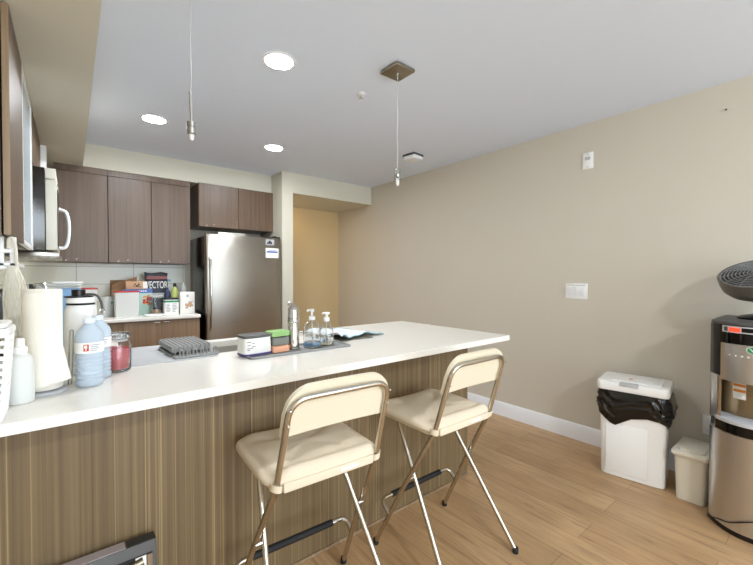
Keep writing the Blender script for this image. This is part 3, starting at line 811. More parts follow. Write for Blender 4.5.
# paper towels on their holder
ph = thing('paper_towel_holder', 'chrome paper towel holder with a wire tension arm', 'holder', (-.066, 1.550, ZT))
B().lathe([(0, 0), (.058, 0), (.060, .004), (.056, .010), (.02, .014), (0, .014)], seg=40).build('holder_base', M_greyl, ph)
B().tube([(0, 0, .012), (0, 0, .318)], .006, 10).build('post', M_chrome, ph)
arm = fillet([(.058, .026, .008), (.062, .030, .14), (.064, .030, .185), (.072, .034, .185), (.072, .034, .14), (.066, .030, .008)], .006, 5)
B().tube(arm, .0022, 8).build('tension_arm', M_chrome, ph)
pt = thing('paper_towel_roll', 'thick roll of white paper towels standing on a holder, a loose sheet trailing', 'paper towels', (-.066, 1.550, ZT+.0145))
B().lathe([(.021, 0), (.0445, 0), (.047, .003), (.047, .303), (.0445, .306), (.021, .306), (.021, 0)], seg=56).build('roll', M_towel, pt)
def sheet(u, v):
    # the loose sheet wraps the camera side and its foot flares out to the right
    a = math.radians(-175 + 128*u)
    f = max(0, u-.25)/.75
    r = .0478 + .0015*u + .034*f*(1-v)**1.3 + .003*f*math.sin(v*9+u*3)*(1-v)
    z = .001 + .300*v + .045*f**2*(1-v)
    return (r*math.cos(a), r*math.sin(a), z)
B().sheet(sheet, 36, 18, .0008).build('loose_sheet', M_towel, pt, ang=180)
def flap(u, v):
    # a torn corner of the next sheet hanging diagonally
    a = math.radians(-120 + 78*u)
    r = .0515 + .003*u + .036*u*(1-v)**1.2
    z = .012 + .02*u + (.06+.09*u)*v
    return (r*math.cos(a), r*math.sin(a), z)
B().sheet(flap, 26, 10, .0008).build('torn_sheet', M_towel, pt, ang=180)
# spray bottle
sb2 = thing('spray_bottle', 'frosted white spray bottle in front of the paper towel roll', 'bottle', (-.112, 1.466, ZT))
B().lathe([(0, .001), (.026, 0), (.030, .004), (.0305, .02), (.0305, .118), (.028, .131), (.018, .138), (.013, .141), (.013, .146), (0, .146)], seg=36).build('bottle_body', M_frost, sb2)
B().lathe([(.016, .140), (.0165, .142), (.0165, .158), (.012, .160), (.010, .163), (.0095, .182), (.008, .184), (0, .184)], seg=28).build('mist_pump', M_wht, sb2)
B().lathe([(.0028, 0), (.0035, .004), (0, .004)], (0, -.0085, .176), 10, M=RX(90)).build('nozzle', M_white, sb2)
# white slotted basket
bk = thing('basket', 'white plastic slotted basket at the left edge, in front of the spray bottle', 'basket', (-.226, 1.352, ZT))
def basket_side(b, x0, x1, y0, y1, zt):
    # four walls with rows of slots: built as bars
    pass
kb = B()
hx, hy = .105, .062
def kp(t, z):   # point on the tapered perimeter
    k = .86+.14*z/.225
    per = [(-hx, -hy), (hx, -hy), (hx, hy), (-hx, hy)]
    s_ = int(t) % 4; f = t-int(t); a = per[s_]; b_ = per[(s_+1) % 4]
    return (k*(a[0]+(b_[0]-a[0])*f), k*(a[1]+(b_[1]-a[1])*f), z)
nrow = 11
for k in range(nrow+1):
    z = .008+.0187*k
    kb.tube([kp(i/2, z) for i in range(8)] , .0060, 6, closed=True)
for i in range(28):
    t = i/7
    kb.tube([kp(t, .004), kp(t, .215)], .0042, 6)
kb.box(-hx*.86, hx*.86, -hy*.86, hy*.86, 0, .006)
kb.build('basket_body', M_wht, bk)
rim = B(); rim.tube([kp(i/4, .222) for i in range(16)], .009, 8, closed=True); rim.build('rim', M_wht, bk)
o = B().prism(rrect(-.100, .104, -.066, .066, .02), .0, .012, bev=.004).build('shallow_tray', M_wht, loc=(-.226, 1.352, ZT+.2315)); tag(o, 'white shallow tray lying across the top of the slotted basket', 'tray')
lp = B().lathe([(0, 0), (.026, .001), (.028, .006), (.028, .085), (.024, .095), (.012, .10), (.012, .115), (0, .115)], seg=24)
o = lp.build('squeeze_bottle', M_yellow, loc=(-.205, 1.58, ZT+.0)); o.scale = (1, 1, 2.35); tag(o, 'yellow bottle standing behind the slotted basket', 'bottle')

# insulated flask
tf = thing('insulated_flask', 'large white insulated flask with black spout cap behind the water bottles', 'flask', (.030, 1.79, ZT))
B().lathe([(0, 0), (.044, 0), (.048, .004), (.049, .01), (.049, .222), (.047, .240), (.043, .252), (.041, .254), (0, .254)], seg=44).build('flask_body', M_wht, tf)
B().lathe([(.0425, .2545), (.0435, .256), (.0435, .261), (.0425, .262)], seg=40).build('seal_band', M_black, tf)
B().lathe([(0, .262), (.0435, .262), (.044, .265), (.044, .279), (.042, .282), (0, .282)], seg=40).build('flask_lid', M_wht, tf)
lidk = B().lathe([(0, .282), (.044, .282), (.043, .287), (.022, .289), (.021, .290), (.021, .309), (.019, .311), (0, .311)], (-.006, 0, 0), 32)
lidk.build('spout_cap', M_black, tf)
hl = fillet([(.012, -.005, .293), (.036, -.012, .293), (.050, -.018, .288), (.062, -.024, .262), (.064, -.026, .235)], .012, 5)
B().tube(hl, .0042, 10).build('carry_strap', M_greyd, tf)
rg = B(); rg.tube([(.063+.008*math.cos(a*PI/8), -.026, .228+.009*math.sin(a*PI/8)) for a in range(16)], .0016, 6, closed=True); rg.build('strap_ring', M_chrome, tf)

# water bottles
def water_bottle(label, x, y, lab=True, s=1.0):
    t = thing('water_bottle', label, 'water bottle', (x, y, ZT), 0, 'water bottles by the candle')
    pr_ = [(0, .003), (.020, .0), (.034, .002), (.038, .010)]
    for k in range(7):
        z = .018+.013*k; pr_ += [(.0388, z), (.0355, z+.005), (.0355, z+.008)]
    pr_ += [(.0385, .110), (.0388, .112), (.0388, .148), (.0385, .150), (.0385, .165), (.034, .180), (.022, .196), (.0145, .203), (.0145, .212)]
    inner = [(r-.0012, z) for r, z in reversed(pr_[2:])]
    B().lathe(pr_+inner+[(0, .005)], seg=40).build('bottle_body', M_bottle, t, ang=60)
    B().lathe([(.0150, .206), (.0162, .207), (.0162, .220), (.015, .222), (0, .222)], seg=28).build('cap', mat('cap', (220, 228, 240), .35), t)
    if lab:
        l = B().lathe([(.0392, .112), (.0392, .146)], seg=48).build('paper_label', M_paper, t)
        a0 = math.atan2(-y, -x)
        def patch(name, aa, ab, za, zb, m):
            def fn(u, v):
                a = a0 + aa + (ab-aa)*u
                return (.0395*math.cos(a), .0395*math.sin(a), za+(zb-za)*v)
            return B().sheet(fn, 6, 1).build(name, m, l)
        patch('red_square', -.42, -.05, .119, .141, M_redpr)
        b = B()
        for k, (aa, ab) in enumerate(((.05, .75), (.05, .6), (.05, .7), (.05, .5))):
            z = .137-.006*k
            def fn(u, v, aa=aa, ab=ab, z=z):
                a = a0+aa+(ab-aa)*u; return (.0396*math.cos(a), .0396*math.sin(a), z+.0024*v)
            b.sheet(fn, 6, 1)
        b.build('label_print', M_inkg, l)
        b = B()
        for za, zb, aa, ab in ((.128, .138, -.36, -.16), (.122, .127, -.30, -.2)):
            def fn(u, v, aa=aa, ab=ab, za=za, zb=zb):
                a = a0+aa+(ab-aa)*u; return (.0398*math.cos(a), .0398*math.sin(a), za+(zb-za)*v)
            b.sheet(fn, 3, 1)
        b.build('emblem_mark', M_paper, l)
    return t
water_bottle('pale blue plastic water bottle with a red-marked label, nearest the counter edge', .048, 1.560)
water_bottle('second pale blue water bottle, mostly hidden behind the red-marked one', .075, 1.658)

# candle jar
cj = thing('candle_jar', 'clear glass jar with rose red candle wax beside the water bottles', 'candle', (.137, 1.735, ZT))
B().lathe([(0, .001), (.036, 0), (.043, .004), (.045, .012), (.0455, .10), (.040, .116), (.036, .122), (.038, .126), (.046, .132), (.046, .138), (.041, .140), (.0335, .124), (.0375, .114), (.042, .10), (.0415, .014), (.038, .009), (0, .008)], seg=44).build('glass_jar', M_glass, cj, ang=60)
B().lathe([(0, .0095), (.037, .0095), (.0405, .014), (.0407, .088), (.036, .080), (.02, .077), (0, .077)], seg=40).build('wax', M_wax, cj)
B().lathe([(0, .147), (.025, .147), (.041, .145), (.042, .1405), (.034, .1405), (.033, .128), (0, .128)], seg=40).build('jar_lid', M_glass, cj)

# drying mat and silicone rack
o = B().prism(rrect(0, .36, 0, .44, .02), 0, .004, bev=.001).build('drying_mat', M_greyl, loc=(.150, 1.765, ZT), rz=.02); tag(o, 'flat pale grey drying mat lying beside the sink', 'mat')
dr = thing('drying_rack', 'grey silicone drying rack with a row of upright prongs on the mat by the sink', 'dish rack', (.345, 1.785, ZT+.0045), .03)
B().prism(rrect(0, .185, 0, .34, .012), 0, .008, bev=.002).build('rack_base', M_grey, dr)
rb = B()
rb.box(.0, .165, .06, .335, .018, .044, .006)
for i in range(9):
    x = .010+.018*i
    rb.box(x, x+.007, .055, .335, .010, .048, .002, 1)
rb.build('ribbed_block', M_grey, dr)
for i in range(6):
    x = .022+.028*i
    pg = fillet([(x, .014, .006), (x, .016, .034), (x+.012, .016, .034), (x+.012, .014, .006)], .006, 4)
    B().tube(pg, .003, 8).build('prong', M_grey, dr)
# faucet tray
TX, TY = .600, 1.592
ft = thing('sink_tray', 'long grey silicone tray behind the sink, holding soap and sponges', 'tray', (TX, TY, ZT), -.015)
tb = B(); tb.prism(rrect(0, .525, 0, .195, .02), 0, .004)
tb.tube([(x, y, .006) for x, y in rrect(.004, .521, .004, .191, .018)], .005, 8, closed=True)
for i in range(10): tb.box(.03+.05*i, .036+.05*i, .02, .175, .004, .0055)
tb.build('tray_body', M_grey, ft)
ZS = ZT+.0062
pb = thing('detergent_tub', 'white and purple detergent tub with grey lid at the left end of the tray', 'tub', (.652, 1.690, ZS), .10)
def tubw(u, v):
    a = 2*PI*u; e = 2/6; c, s_ = math.cos(a), math.sin(a); k = 1-.05*v
    return (.066*k*math.copysign(abs(c)**e, c), .048*k*math.copysign(abs(s_)**e, s_), .0005+.078*v)
x = B().sheet(tubw, 48, 4, closed_u=True); x.bm.faces.new([v for v in x.bm.verts if v.co.z < .001]); x.bm.faces.new([v for v in x.bm.verts if v.co.z > .078]); x.build('tub_body', M_purple, pb, ang=50)
def tubl(u, v):
    a = 2*PI*u; e = 2/6; c, s_ = math.cos(a), math.sin(a); z = .010+.068*v; k = 1-.05*z/.078
    return (.0666*k*math.copysign(abs(c)**e, c), .0486*k*math.copysign(abs(s_)**e, s_), z)
x = B().sheet(tubl, 48, 2, closed_u=True); lb = x.build('wrap_label', M_paper, pb, ang=50)
mk = B()
for i, (x0, w_) in enumerate(((-.058, .02), (-.034, .012), (-.056, .016), (-.036, .018), (-.058, .028), (-.056, .012))):
    z = .062-.007*i; mk.box(x0, x0+w_, -.0485, -.0475, z, z+.003)
mk.build('label_print', M_inkg, lb)
lid = B(); lid.prism([(.067*math.copysign(abs(math.cos(t))**.34, math.cos(t)), .049*math.copysign(abs(math.sin(t))**.34, math.sin(t))) for t in [2*PI*i/48 for i in range(48)]], .0785, .090, bev=.003)
lid.build('lid', M_greyd, pb)
def pad(name, m, x0, x1, y0, y1, z0, z1, label, cat, wob=0.0, rz=0.0):
    b = B(); cx, cy = (x0+x1)/2, (y0+y1)/2
    b.prism(rrect(x0-cx, x1-cx, y0-cy, y1-cy, .010), 0, z1-z0, bev=.004)
    bmesh.ops.subdivide_edges(b.bm, edges=b.bm.edges[:], cuts=3, use_grid_fill=True)
    for v in b.bm.verts:
        if v.co.z > (z1-z0)*.5: v.co.z += wob*math.sin(v.co.x*90+1)*math.cos(v.co.y*70)
    o = b.build(name, m, loc=(cx, cy, z0), rz=rz, ang=180); tag(o, label, cat); return o
pad('sponge', M_orange, .722, .806, 1.640, 1.700, ZS, ZS+.028, 'orange sponge lying at the bottom of the sponge pile on the tray', 'sponge')
pad('scouring_pad', M_scrub, .724, .812, 1.660, 1.735, ZS+.029, ZS+.066, 'grey scouring pad between the orange and the green sponge', 'scouring pad', .003, .1)
pad('sponge', M_green, .720, .816, 1.660, 1.735, ZS+.071, ZS+.094, 'green sponge topmost on the sponge pile', 'sponge', .003, .12)
# faucet
fa = thing('faucet', 'chrome kitchen faucet standing on the tray between sponges and soap', 'faucet', (.848, 1.690, ZS-.0003), -.46)
B().lathe([(0, 0), (.032, 0), (.032, .005), (.0275, .009), (.0275, .125), (.026, .128), (0, .128)], seg=36).build('faucet_body', M_chrome, fa)
B().lathe([(0, .1285), (.0262, .1285), (.0285, .132), (.0285, .148), (.0262, .151), (0, .151)], seg=36).build('swivel_collar', M_chrome, fa)
nb = B(); nb.lathe([(0, 0), (.0275, 0), (.0275, .03), (.026, .045), (.018, .056), (0, .060)], (0, .0, .1515), 32); nb.build('spout_base', M_chrome, fa)
B().tube(fillet([(0, .004, .182), (.0, .07, .186), (0, .155, .172), (0, .172, .135)], .03, 8), .0165, 20).build('spout', M_chrome, fa)
B().tube([(.016, -.006, .196), (-.004, .0, .211), (-.022, .012, .222)], [.010, .012, .009], 14).build('lever', M_chrome, fa)
# soap bottles
s1 = thing('soap_bottle', 'tall clear soap dispenser with blue soap at its base, on the tray', 'soap dispenser', (.945, 1.680, ZS), 0, 'soap bottles on the tray')
gp = [(0, .001), (.040, 0), (.043, .004), (.0435, .012), (.0435, .088), (.040, .108), (.030, .122), (.018, .129), (.0145, .133), (.0145, .142)]
B().lathe(gp+[(r-.002, z) for r, z in reversed(gp[2:])]+[(0, .004)], seg=40).build('bottle_body', M_glass, s1, ang=60)
B().lathe([(0, .005), (.039, .005), (.0408, .012), (.0408, .026), (0, .026)], seg=36).build('soap', M_bluesoap, s1)
em_ = B()
random.seed(3)
for i in range(70):
    a = random.uniform(0, 2*PI); z = random.uniform(.032, .085)
    em_.lathe([(0, -.0006), (.0025, 0), (0, .0012)], (.0438*math.cos(a), .0438*math.sin(a), z), 6, M=Matrix.Rotation(a, 4, 'Z') @ RY(90))
em_.build('embossed_dots', M_glass, s1)
B().lathe([(.0165, .136), (.0165, .152), (.008, .155), (.005, .156), (.005, .178), (0, .178)], seg=24).build('pump_collar', M_frost, s1)
pn = B(); pn.lathe([(.010, .176), (.012, .180), (.011, .190), (0, .191)], seg=20); pn.tube([(0, 0, .184), (-.016, .010, .184), (-.020, .013, .179)], .0045, 10); pn.build('pump_head', M_frost, s1)
B().tube([(0, 0, .135), (.004, 0, .010)], .0028, 8).build('dip_tube', M_frost, s1)
s2 = thing('soap_bottle', 'teardrop clear soap bottle with white pump at the right end of the tray', 'soap dispenser', (1.032, 1.682, ZS), 0, 'soap bottles on the tray')
gp = [(0, .001), (.030, 0), (.036, .004), (.0385, .02), (.0385, .045), (.034, .075), (.026, .100), (.018, .118), (.0135, .124), (.0135, .130)]
B().lathe(gp+[(r-.0018, z) for r, z in reversed(gp[2:])]+[(0, .004)], seg=40).build('bottle_body', M_glass, s2, ang=60)
B().lathe([(0, .005), (.033, .005), (.0362, .02), (.0362, .040), (0, .040)], seg=36).build('soap', M_glass, s2)
B().lathe([(.0155, .122), (.0155, .140), (.012, .143), (.0055, .144), (.0055, .158), (0, .158)], seg=24).build('pump_collar', M_wht, s2)
pn = B(); pn.lathe([(.012, .156), (.017, .160), (.016, .168), (0, .169)], seg=20); pn.tube([(0, 0, .164), (-.016, .006, .164), (-.020, .007, .160)], .0045, 10); pn.build('pump_head', M_wht, s2)
B().tube([(0, 0, .125), (-.004, 0, .010)], .0028, 8).build('dip_tube', M_frost, s2)
# crumpled cloth
dc = thing('dish_cloth', 'crumpled grey dish cloth with teal hem on the counter right of the soap', 'cloth', (1.14, 1.75, ZT))
def cl(u, v):
    x = .36*u - .05*v + .015*math.sin(v*6); y = .40*v - .05 + .10*u*(1-v) + .03*math.sin(u*4)
    w_ = (1-u)**.6
    z = .004 + .017*w_*(.5+.5*math.sin(u*11+v*3+.8)) + .006*w_*(1+math.sin(v*12-u*6)) + .006*(1+math.sin(u*22+v*9))*w_ + .004
    return (x, y, z)
B().sheet(cl, 60, 44, .002).build('cloth', M_cloth, dc, ang=180)
for e in ((lambda t: cl(t, 0)), (lambda t: cl(1, t)), (lambda t: cl(t, 1))):
    B().tube([Vector(e(i/40)) for i in range(41)], .0024, 6).build('hem', M_teal, dc)
def cl2(u, v):
    return (.02+.22*u, -.02+.22*v, .0015+.0015*math.sin(u*20))
B().sheet(cl2, 20, 16, .001).build('under_shade', mat('olive cloth shade', (120, 118, 100), .95), dc, ang=180)  # dark sheet paints the shade beneath the crumpled cloth

# ------------------------------------------------------------------ things on the back worktop
YF = 3.98
def clear_bin(label, x, y, w_, d_, h_, cat='food container'):
    t = thing('storage_bin', label, cat, (x, y, ZT))
    def fn(u, v):
        a = 2*PI*u; e = 2/10; c, s_ = math.cos(a), math.sin(a); k = .95+.05*v
        return (w_/2*k*math.copysign(abs(c)**e, c), d_/2*k*math.copysign(abs(s_)**e, s_), .001+(h_-.012)*v)
    q = B().sheet(fn, 48, 4, closed_u=True); q.bm.faces.new([v for v in q.bm.verts if v.co.z < .002]); q.build('bin_body', M_frost, t, ang=50)
    B().prism(rrect(-w_/2-.004, w_/2+.004, -d_/2-.004, d_/2+.004, .015), h_-.0105, h_, bev=.003).build('lid', M_red, t)
    return t
clear_bin('frosted tub with red lid farther left, mostly behind the flask', .112, 4.12, .14, .20, .262)
clear_bin('large frosted tub with a red lid in front of the brown carton', .390, 4.03, .185, .14, .232)
wt = thing('plastic_tub', 'white translucent tub with a green mark between the two red-lidded tubs', 'tub', (.258, 4.17, ZT))
B().lathe([(0, .0), (.040, 0), (.043, .004), (.050, .17), (.053, .172), (.053, .178), (0, .180)], seg=32).build('tub_body', M_frost, wt)
B().box(.022, .044, -.052, -.049, .12, .132, .001).build('green_mark', M_grpr, wt)
cb_ = thing('cardboard_box', 'open brown cardboard box with raised flaps, against the tiled wall', 'box', (.40, 4.385, ZT))
cbx = B(); cbx.box(-.10, .10, -.08, .08, 0, .24); cbx.build('carton', M_card, cb_)
B().sheet(lambda u, v: (-.10+.20*u, -.08-.03*v, .241+(.045+.075*u)*v), 4, 2, .004).build('flap', M_card, cb_, ang=20)
B().sheet(lambda u, v: (-.10+.20*u, .08+.01*v, .241+.085*v), 4, 2, .004).build('flap', M_card, cb_, ang=20)
tb_ = thing('carton', 'tan carton with a dark animal print lying on the blue-topped packet', 'box', (.482, 4.19, ZT+.2445))
B().box(-.085, .085, -.05, .05, 0, .072, .003).build('carton_body', M_tan, tb_)
mk = B()
for x0, x1, z0, z1 in ((-.018, -.006, .04, .052), (.010, .022, .036, .050), (-.008, .014, .022, .036), (-.022, -.014, .020, .028), (.018, .030, .018, .026), (-.03, -.022, .034, .04)): mk.box(x0, x1, -.0515, -.0498, z0, z1, .0005)
mk.build('animal_print', M_ink, tb_)
B().box(.050, .0848, -.0512, -.0498, .006, .066).build('white_panel', M_paper, tb_)
ce = thing('cereal_box', 'blue-topped cereal box with red and orange food picture beside the red-lidded tub', 'cereal box', (.495, 4.18, ZT))
B().box(-.115, .115, -.035, .035, 0, .244, .002).build('box_body', M_mintpr, ce)
bn_ = B().box(-.1145, .1145, -.0362, -.0348, .206, .2435).build('blue_banner', M_bluepr, ce)
mk = B()
for i in range(9): mk.box(-.09+.018*i, -.078+.018*i, -.0372, -.036, .219, .231)
mk.build('banner_print', M_paper, bn_)
fdp = B()
random.seed(5)
for i in range(9):
    x = random.uniform(.045, .10); z = random.uniform(.10, .18)
    fdp.lathe([(0, 0), (.013, 0), (.010, .002), (0, .003)], (x, -.035, z), 12, M=RX(90))
fdp.build('food_picture', M_redpr, ce)
fdp = B()
for i in range(7):
    x = random.uniform(.045, .10); z = random.uniform(.09, .18)
    fdp.lathe([(0, 0), (.009, 0), (.007, .003), (0, .004)], (x, -.035, z), 12, M=RX(90))
fdp.build('food_picture', M_orpr, ce)
# dark foil bag with big white letters
vb = thing('food_bag', 'dark foil bag with large white capital letters leaning above the clear tub', 'bag', (.668, 4.315, ZT))
def vbag(u, v):
    a = 2*PI*u; c, s_ = math.cos(a), math.sin(a)
    taper = max(.06, math.sin(PI*min(1, .06+v*.94))**.5) if v > .5 else 1.0
    d_ = .045*(1 if v < .75 else max(.08, 1-(v-.75)/.25*.92))
    x = .100*math.copysign(abs(c)**.5, c)*(1+.02*math.sin(v*20)) ; y = d_*math.copysign(abs(s_)**.8, s_)
    return (x, y + .004*math.sin(v*17+u*9), .001+.40*v + .006*math.sin(x*40)*(v > .95))
q = B().sheet(vbag, 48, 24, closed_u=True); q.build('bag_body', M_navy, vb, ang=180)
B().sheet(lambda u, v: (-.092+.184*u, -.0475, .15+.05*v), 6, 2).build('grey_band', M_greyl, vb)
text('white_letters', 'VECTOR', .098, M_paper, vb, (-.004, -.052, .276), (PI/2, 0, 0), .001, .50)
B().sheet(lambda u, v: (-.09+.18*u, -.046+.010*v, .335+.03*v), 6, 2).build('dark_red_band', mat('dark red print', (120, 60, 58), .5), vb)
ct_ = thing('plastic_tub', 'clear round tub in front of the lettered foil bag', 'tub', (.628, 4.085, ZT))
gp = [(0, .001), (.045, 0), (.048, .004), (.056, .165), (.059, .167), (.059, .174)]
B().lathe(gp+[(r-.002, z) for r, z in reversed(gp[2:])]+[(0, .004)], seg=36).build('tub_body', M_glass, ct_)
B().lathe([(0, .005), (.044, .005), (.0465, .05), (0, .055)], seg=30).build('oat_fill', M_tan, ct_)
B().lathe([(0, .1745), (.060, .1745), (.060, .182), (0, .184)], seg=36).build('lid', M_frost, ct_)
wl = thing('powder_tub', 'white square tub with black lid and green stripe beside the pasta carton', 'tub', (.742, 4.02, ZT))
B().prism(rrect(-.062, .062, -.05, .05, .018), 0, .142, bev=.003).build('tub_body', M_wht, wl)
B().prism(rrect(-.060, .060, -.048, .048, .018), .1425, .160, bev=.004).build('lid', M_black, wl)
gb = B(); gb.prism(rrect(-.0628, .0628, -.0508, .0508, .018), .118, .136); gb.build('green_stripe', M_grpr, wl)
mk = B()
for i in range(6):
    z = .100-.014*i; mk.box(-.045, -.045+random.uniform(.02, .036), -.0512, -.0498, z, z+.005); mk.box(.005, .005+random.uniform(.02, .038), -.0512, -.0498, z, z+.005)
mk.build('label_print', M_inkg, wl)
pk = thing('pasta_carton', 'white carton with a beige food picture standing at the right end of the worktop', 'carton', (.882, 4.03, ZT))
B().box(-.064, .064, -.04, .04, 0, .212, .003).build('carton_body', M_paper, pk)
fdp = B(); random.seed(11)
for i in range(14):
    a = random.uniform(0, 6.28); r_ = random.uniform(.008, .04)
    fdp.lathe([(0, 0), (.010, 0), (.008, .002), (0, .003)], (.008+r_*math.cos(a)*.8, -.04, .085+r_*math.sin(a)), 10, M=RX(90))
fdp.build('food_picture', M_tan, pk)
mk = B(); mk.box(-.012, .012, -.0412, -.0398, .165, .170); mk.box(-.008, .008, -.0412, -.0398, .175, .185); mk.box(.018, .05, -.0412, -.0398, .118, .122); mk.build('label_print', M_inkg, pk)
gs = thing('squeeze_bottle', 'yellow green bottle leaning between the foil bag and pasta carton', 'bottle', (.80, 4.14, ZT))
B().lathe([(0, 0), (.030, 0), (.032, .005), (.032, .20), (.024, .235), (.013, .255), (.013, .275), (0, .277)], seg=28).build('bottle_body', M_lime, gs)
B().lathe([(.0145, .262), (.0145, .290), (.008, .296), (0, .296)], seg=20).build('cap', M_black, gs)
o = B().lathe([(0, 0), (.028, 0), (.030, .005), (.030, .18), (.022, .215), (.011, .23), (.011, .255), (0, .257)], seg=24).build('dark_bottle', mat('dark navy plastic', (52, 56, 84), .35), loc=(.738, 4.16, ZT)); tag(o, 'dark blue bottle just left of the yellow green one', 'bottle')
cp_ = B(); cp_.lathe([(0, 0), (.024, 0), (.025, .004), (.025, .24), (.018, .27), (.010, .28), (.010, .30), (0, .302)], seg=24)
o = cp_.build('pump_bottle', M_frost, loc=(.912, 4.30, ZT)); tag(o, 'pale bottle peeking over the pasta carton beside the fridge', 'bottle')
o = B().box(-.018, .018, -.004, 0, -.012, .012, .001).build('wall_sticker', mat('pale blue sticker', (160, 214, 230), .5), loc=(.815, YB-.0085, 1.235)); tag(o, 'small pale blue sticker on the tiles above the yellow green bottle', 'sticker')
tl = thing('kitchen_scale', 'thin white kitchen scale lying in front of the clear tub', 'scale', (.600, 3.955, ZT), .03)
B().prism(rrect(-.078, .078, -.045, .085, .016), .003, .017, bev=.003).build('platform', M_wht, tl)
for sx in (-.06, .06):
    for sy in (-.03, .07): B().lathe([(0, 0), (.006, 0), (.006, .0032), (0, .0032)], (sx, sy, 0), 10).build('foot', M_greyd, tl)
B().box(-.02, .02, -.040, -.025, .0171, .0178).build('display', M_greyd, tl)

# ------------------------------------------------------------------ left side: hanging rack, net bag, drying things
hs = thing('hanging_shelf', 'white slatted shelf hung under the left upper cabinet', 'shelf', (-.30, 1.90, 1.300))
hb = B(); hb.box(-.15, .145, .02, .36, .012, .024, .002); hb.build('shelf_board', M_wht, hs)
for x in (-.14, .105, .138):
    B().box(x-.009, x+.009, .02, .032, -.002, .1185, .001).build('post', M_wht, hs)
rl = B(); rl.box(-.15, .145, .012, .0195, .060, .074, .001); rl.box(-.15, .145, .012, .0195, .000, .010, .001); rl.build('rail', M_wht, hs)
o = B().lathe([(0, 0), (.028, 0), (.03, .004), (.03, .055), (.026, .06), (0, .06)], seg=24).build('spice_tin', M_redpr, loc=(-.255, 2.02, 1.3245)); tag(o, 'red tin standing on the hanging white shelf', 'tin')
o = B().prism(rrect(-.05, .05, -.04, .04, .01), 0, .012, bev=.003).build('soap_dish', M_wht, loc=(-.215, 2.14, 1.3245)); tag(o, 'small white dish on the hanging shelf behind the red tin', 'dish')
# net bag hanging from the shelf
nb_ = thing('net_bag', 'cream cotton net bag hanging from the white shelf by its loop', 'bag', (-.160, 1.885, 1.395))
B().tube(smooth([(-.012, .012, -.02), (-.010, .008, .012), (-.002, .006, .018), (.004, .006, .006), (.008, .008, -.03), (.010, .004, -.10)], 6), .005, 8).build('loop_handle', M_net, nb_)
def netp(u, v):
    a = 2*PI*u
    w_ = .012+.024*min(1, v*1.6)+.008*math.sin(v*7)
    return (w_*math.cos(a)*(1+.10*math.sin(3*a+v*5)) + .006*v, .026*math.sin(a)*(.6+.6*min(1, v*1.5)), -.085-.31*v)
nt_ = B()
for k in range(14):
    for sgn in (1, -1):
        nt_.tube([netp(k/14+sgn*.22*j/16*1.5, j/16) for j in range(17)], .0021, 5)
nt_.build('net_mesh', M_net, nb_)
B().sheet(lambda u, v: tuple(Vector(netp(u, v))*1.0 - Vector((netp(u, v)[0]*.10, netp(u, v)[1]*.10, 0))), 28, 14, closed_u=True).build('bag_lining', M_net, nb_, ang=180)
st2 = B().sheet(lambda u, v: (-.05-.03*u-.02*u*u, .0+.012*v, -.13-.11*u-.02*u*u+.018*v), 12, 2, .002); st2.build('side_strap', M_net, nb_, ang=180)
# toaster oven
to = thing('toaster_oven', 'grey toaster oven under the hanging shelf on the left worktop', 'toaster oven', (-.355, 2.32, ZT))
B().box(-.12, .15, 0, .36, .012, .300, .008).build('oven_body', M_steeldark, to)
B().box(.1505, .158, .02, .27, .03, .285, .003).build('oven_door', M_blackgl, to)
B().tube(fillet([(.158, .05, .255), (.185, .05, .255), (.185, .24, .255), (.158, .24, .255)], .015, 4), .006, 8).build('door_handle', M_chrome, to)
for x in (-.1, .13):
    for y in (.03, .33): B().box(x-.012, x+.012, y-.012, y+.012, 0, .0125).build('foot', M_black, to)
wrk = thing('wire_rack', 'chrome wire stand at the left edge beside the net bag', 'rack', (-.255, 1.80, ZT))
wb = B()
for x in (-.03, -.004, .022):
    wb.tube(fillet([(x, 0, .003), (x, 0, .375), (x, .05, .375), (x, .05, .003)], .02, 5), .003, 8)
wb.tube([(-.035, 0, .2), (.03, 0, .2)], .003, 8); wb.tube([(-.035, .05, .2), (.03, .05, .2)], .003, 8); wb.tube([(-.035, 0, .004), (.03, 0, .004)], .003, 8)
wb.build('wire_frame', M_chrome, wrk)
o = B().lathe([(0, 0), (.03, 0), (.032, .004), (.032, .26), (.022, .29), (.014, .30), (.014, .36), (0, .362)], seg=28).build('dark_bottle', M_black, loc=(-.142, 2.385, ZT)); o.scale = (.5, .5, .90); tag(o, 'black bottle peeking out behind the net bag', 'bottle')
# dish drainer with lids, blue bin
bb2 = thing('storage_bin', 'blue plastic bin behind the paper towels, flat trays on top', 'bin', (-.010, 2.52, ZT))
def fnb(u, v):
    a = 2*PI*u; e = 2/8; c, s_ = math.cos(a), math.sin(a); k = .86+.14*v
    return (.052*k*math.copysign(abs(c)**e, c), .08*k*math.copysign(abs(s_)**e, s_), .001+.295*v)
q = B().sheet(fnb, 40, 4, closed_u=True); q.bm.faces.new([v for v in q.bm.verts if v.co.z < .002]); q.build('bin_body', M_ltblue, bb2, ang=50)
q = B(); q.tube([fnb(i/40, 1.0) for i in range(40)], .004, 6, closed=True); q.build('rim', M_ltblue, bb2)
for i, (dx, dz, rz, sx, lab) in enumerate(((-.022, 0, .05, .085, 'clear plastic tray lowest on the blue bin'), (-.012, .012, -.08, .078, 'clear plastic tray between two others on the blue bin'), (.004, .024, .12, .062, 'white plastic tray topmost on the blue bin'))):
    b = B(); b.prism(rrect(-sx, sx, -.06, .06, .02), 0, .003); b.tube([(x, y, .005) for x, y in rrect(-sx, sx, -.06, .06, .02)], .0035, 6, closed=True)
    o = b.build('shallow_tray', M_wht if i == 2 else M_frost, loc=(-.020+dx, 2.52, ZT+.3005+dz), rz=rz); tag(o, lab, 'tray')
dd = thing('dish_drainer', 'chrome wire dish drainer behind the paper towel roll', 'dish rack', (-.178, 2.43, ZT))
wb = B()
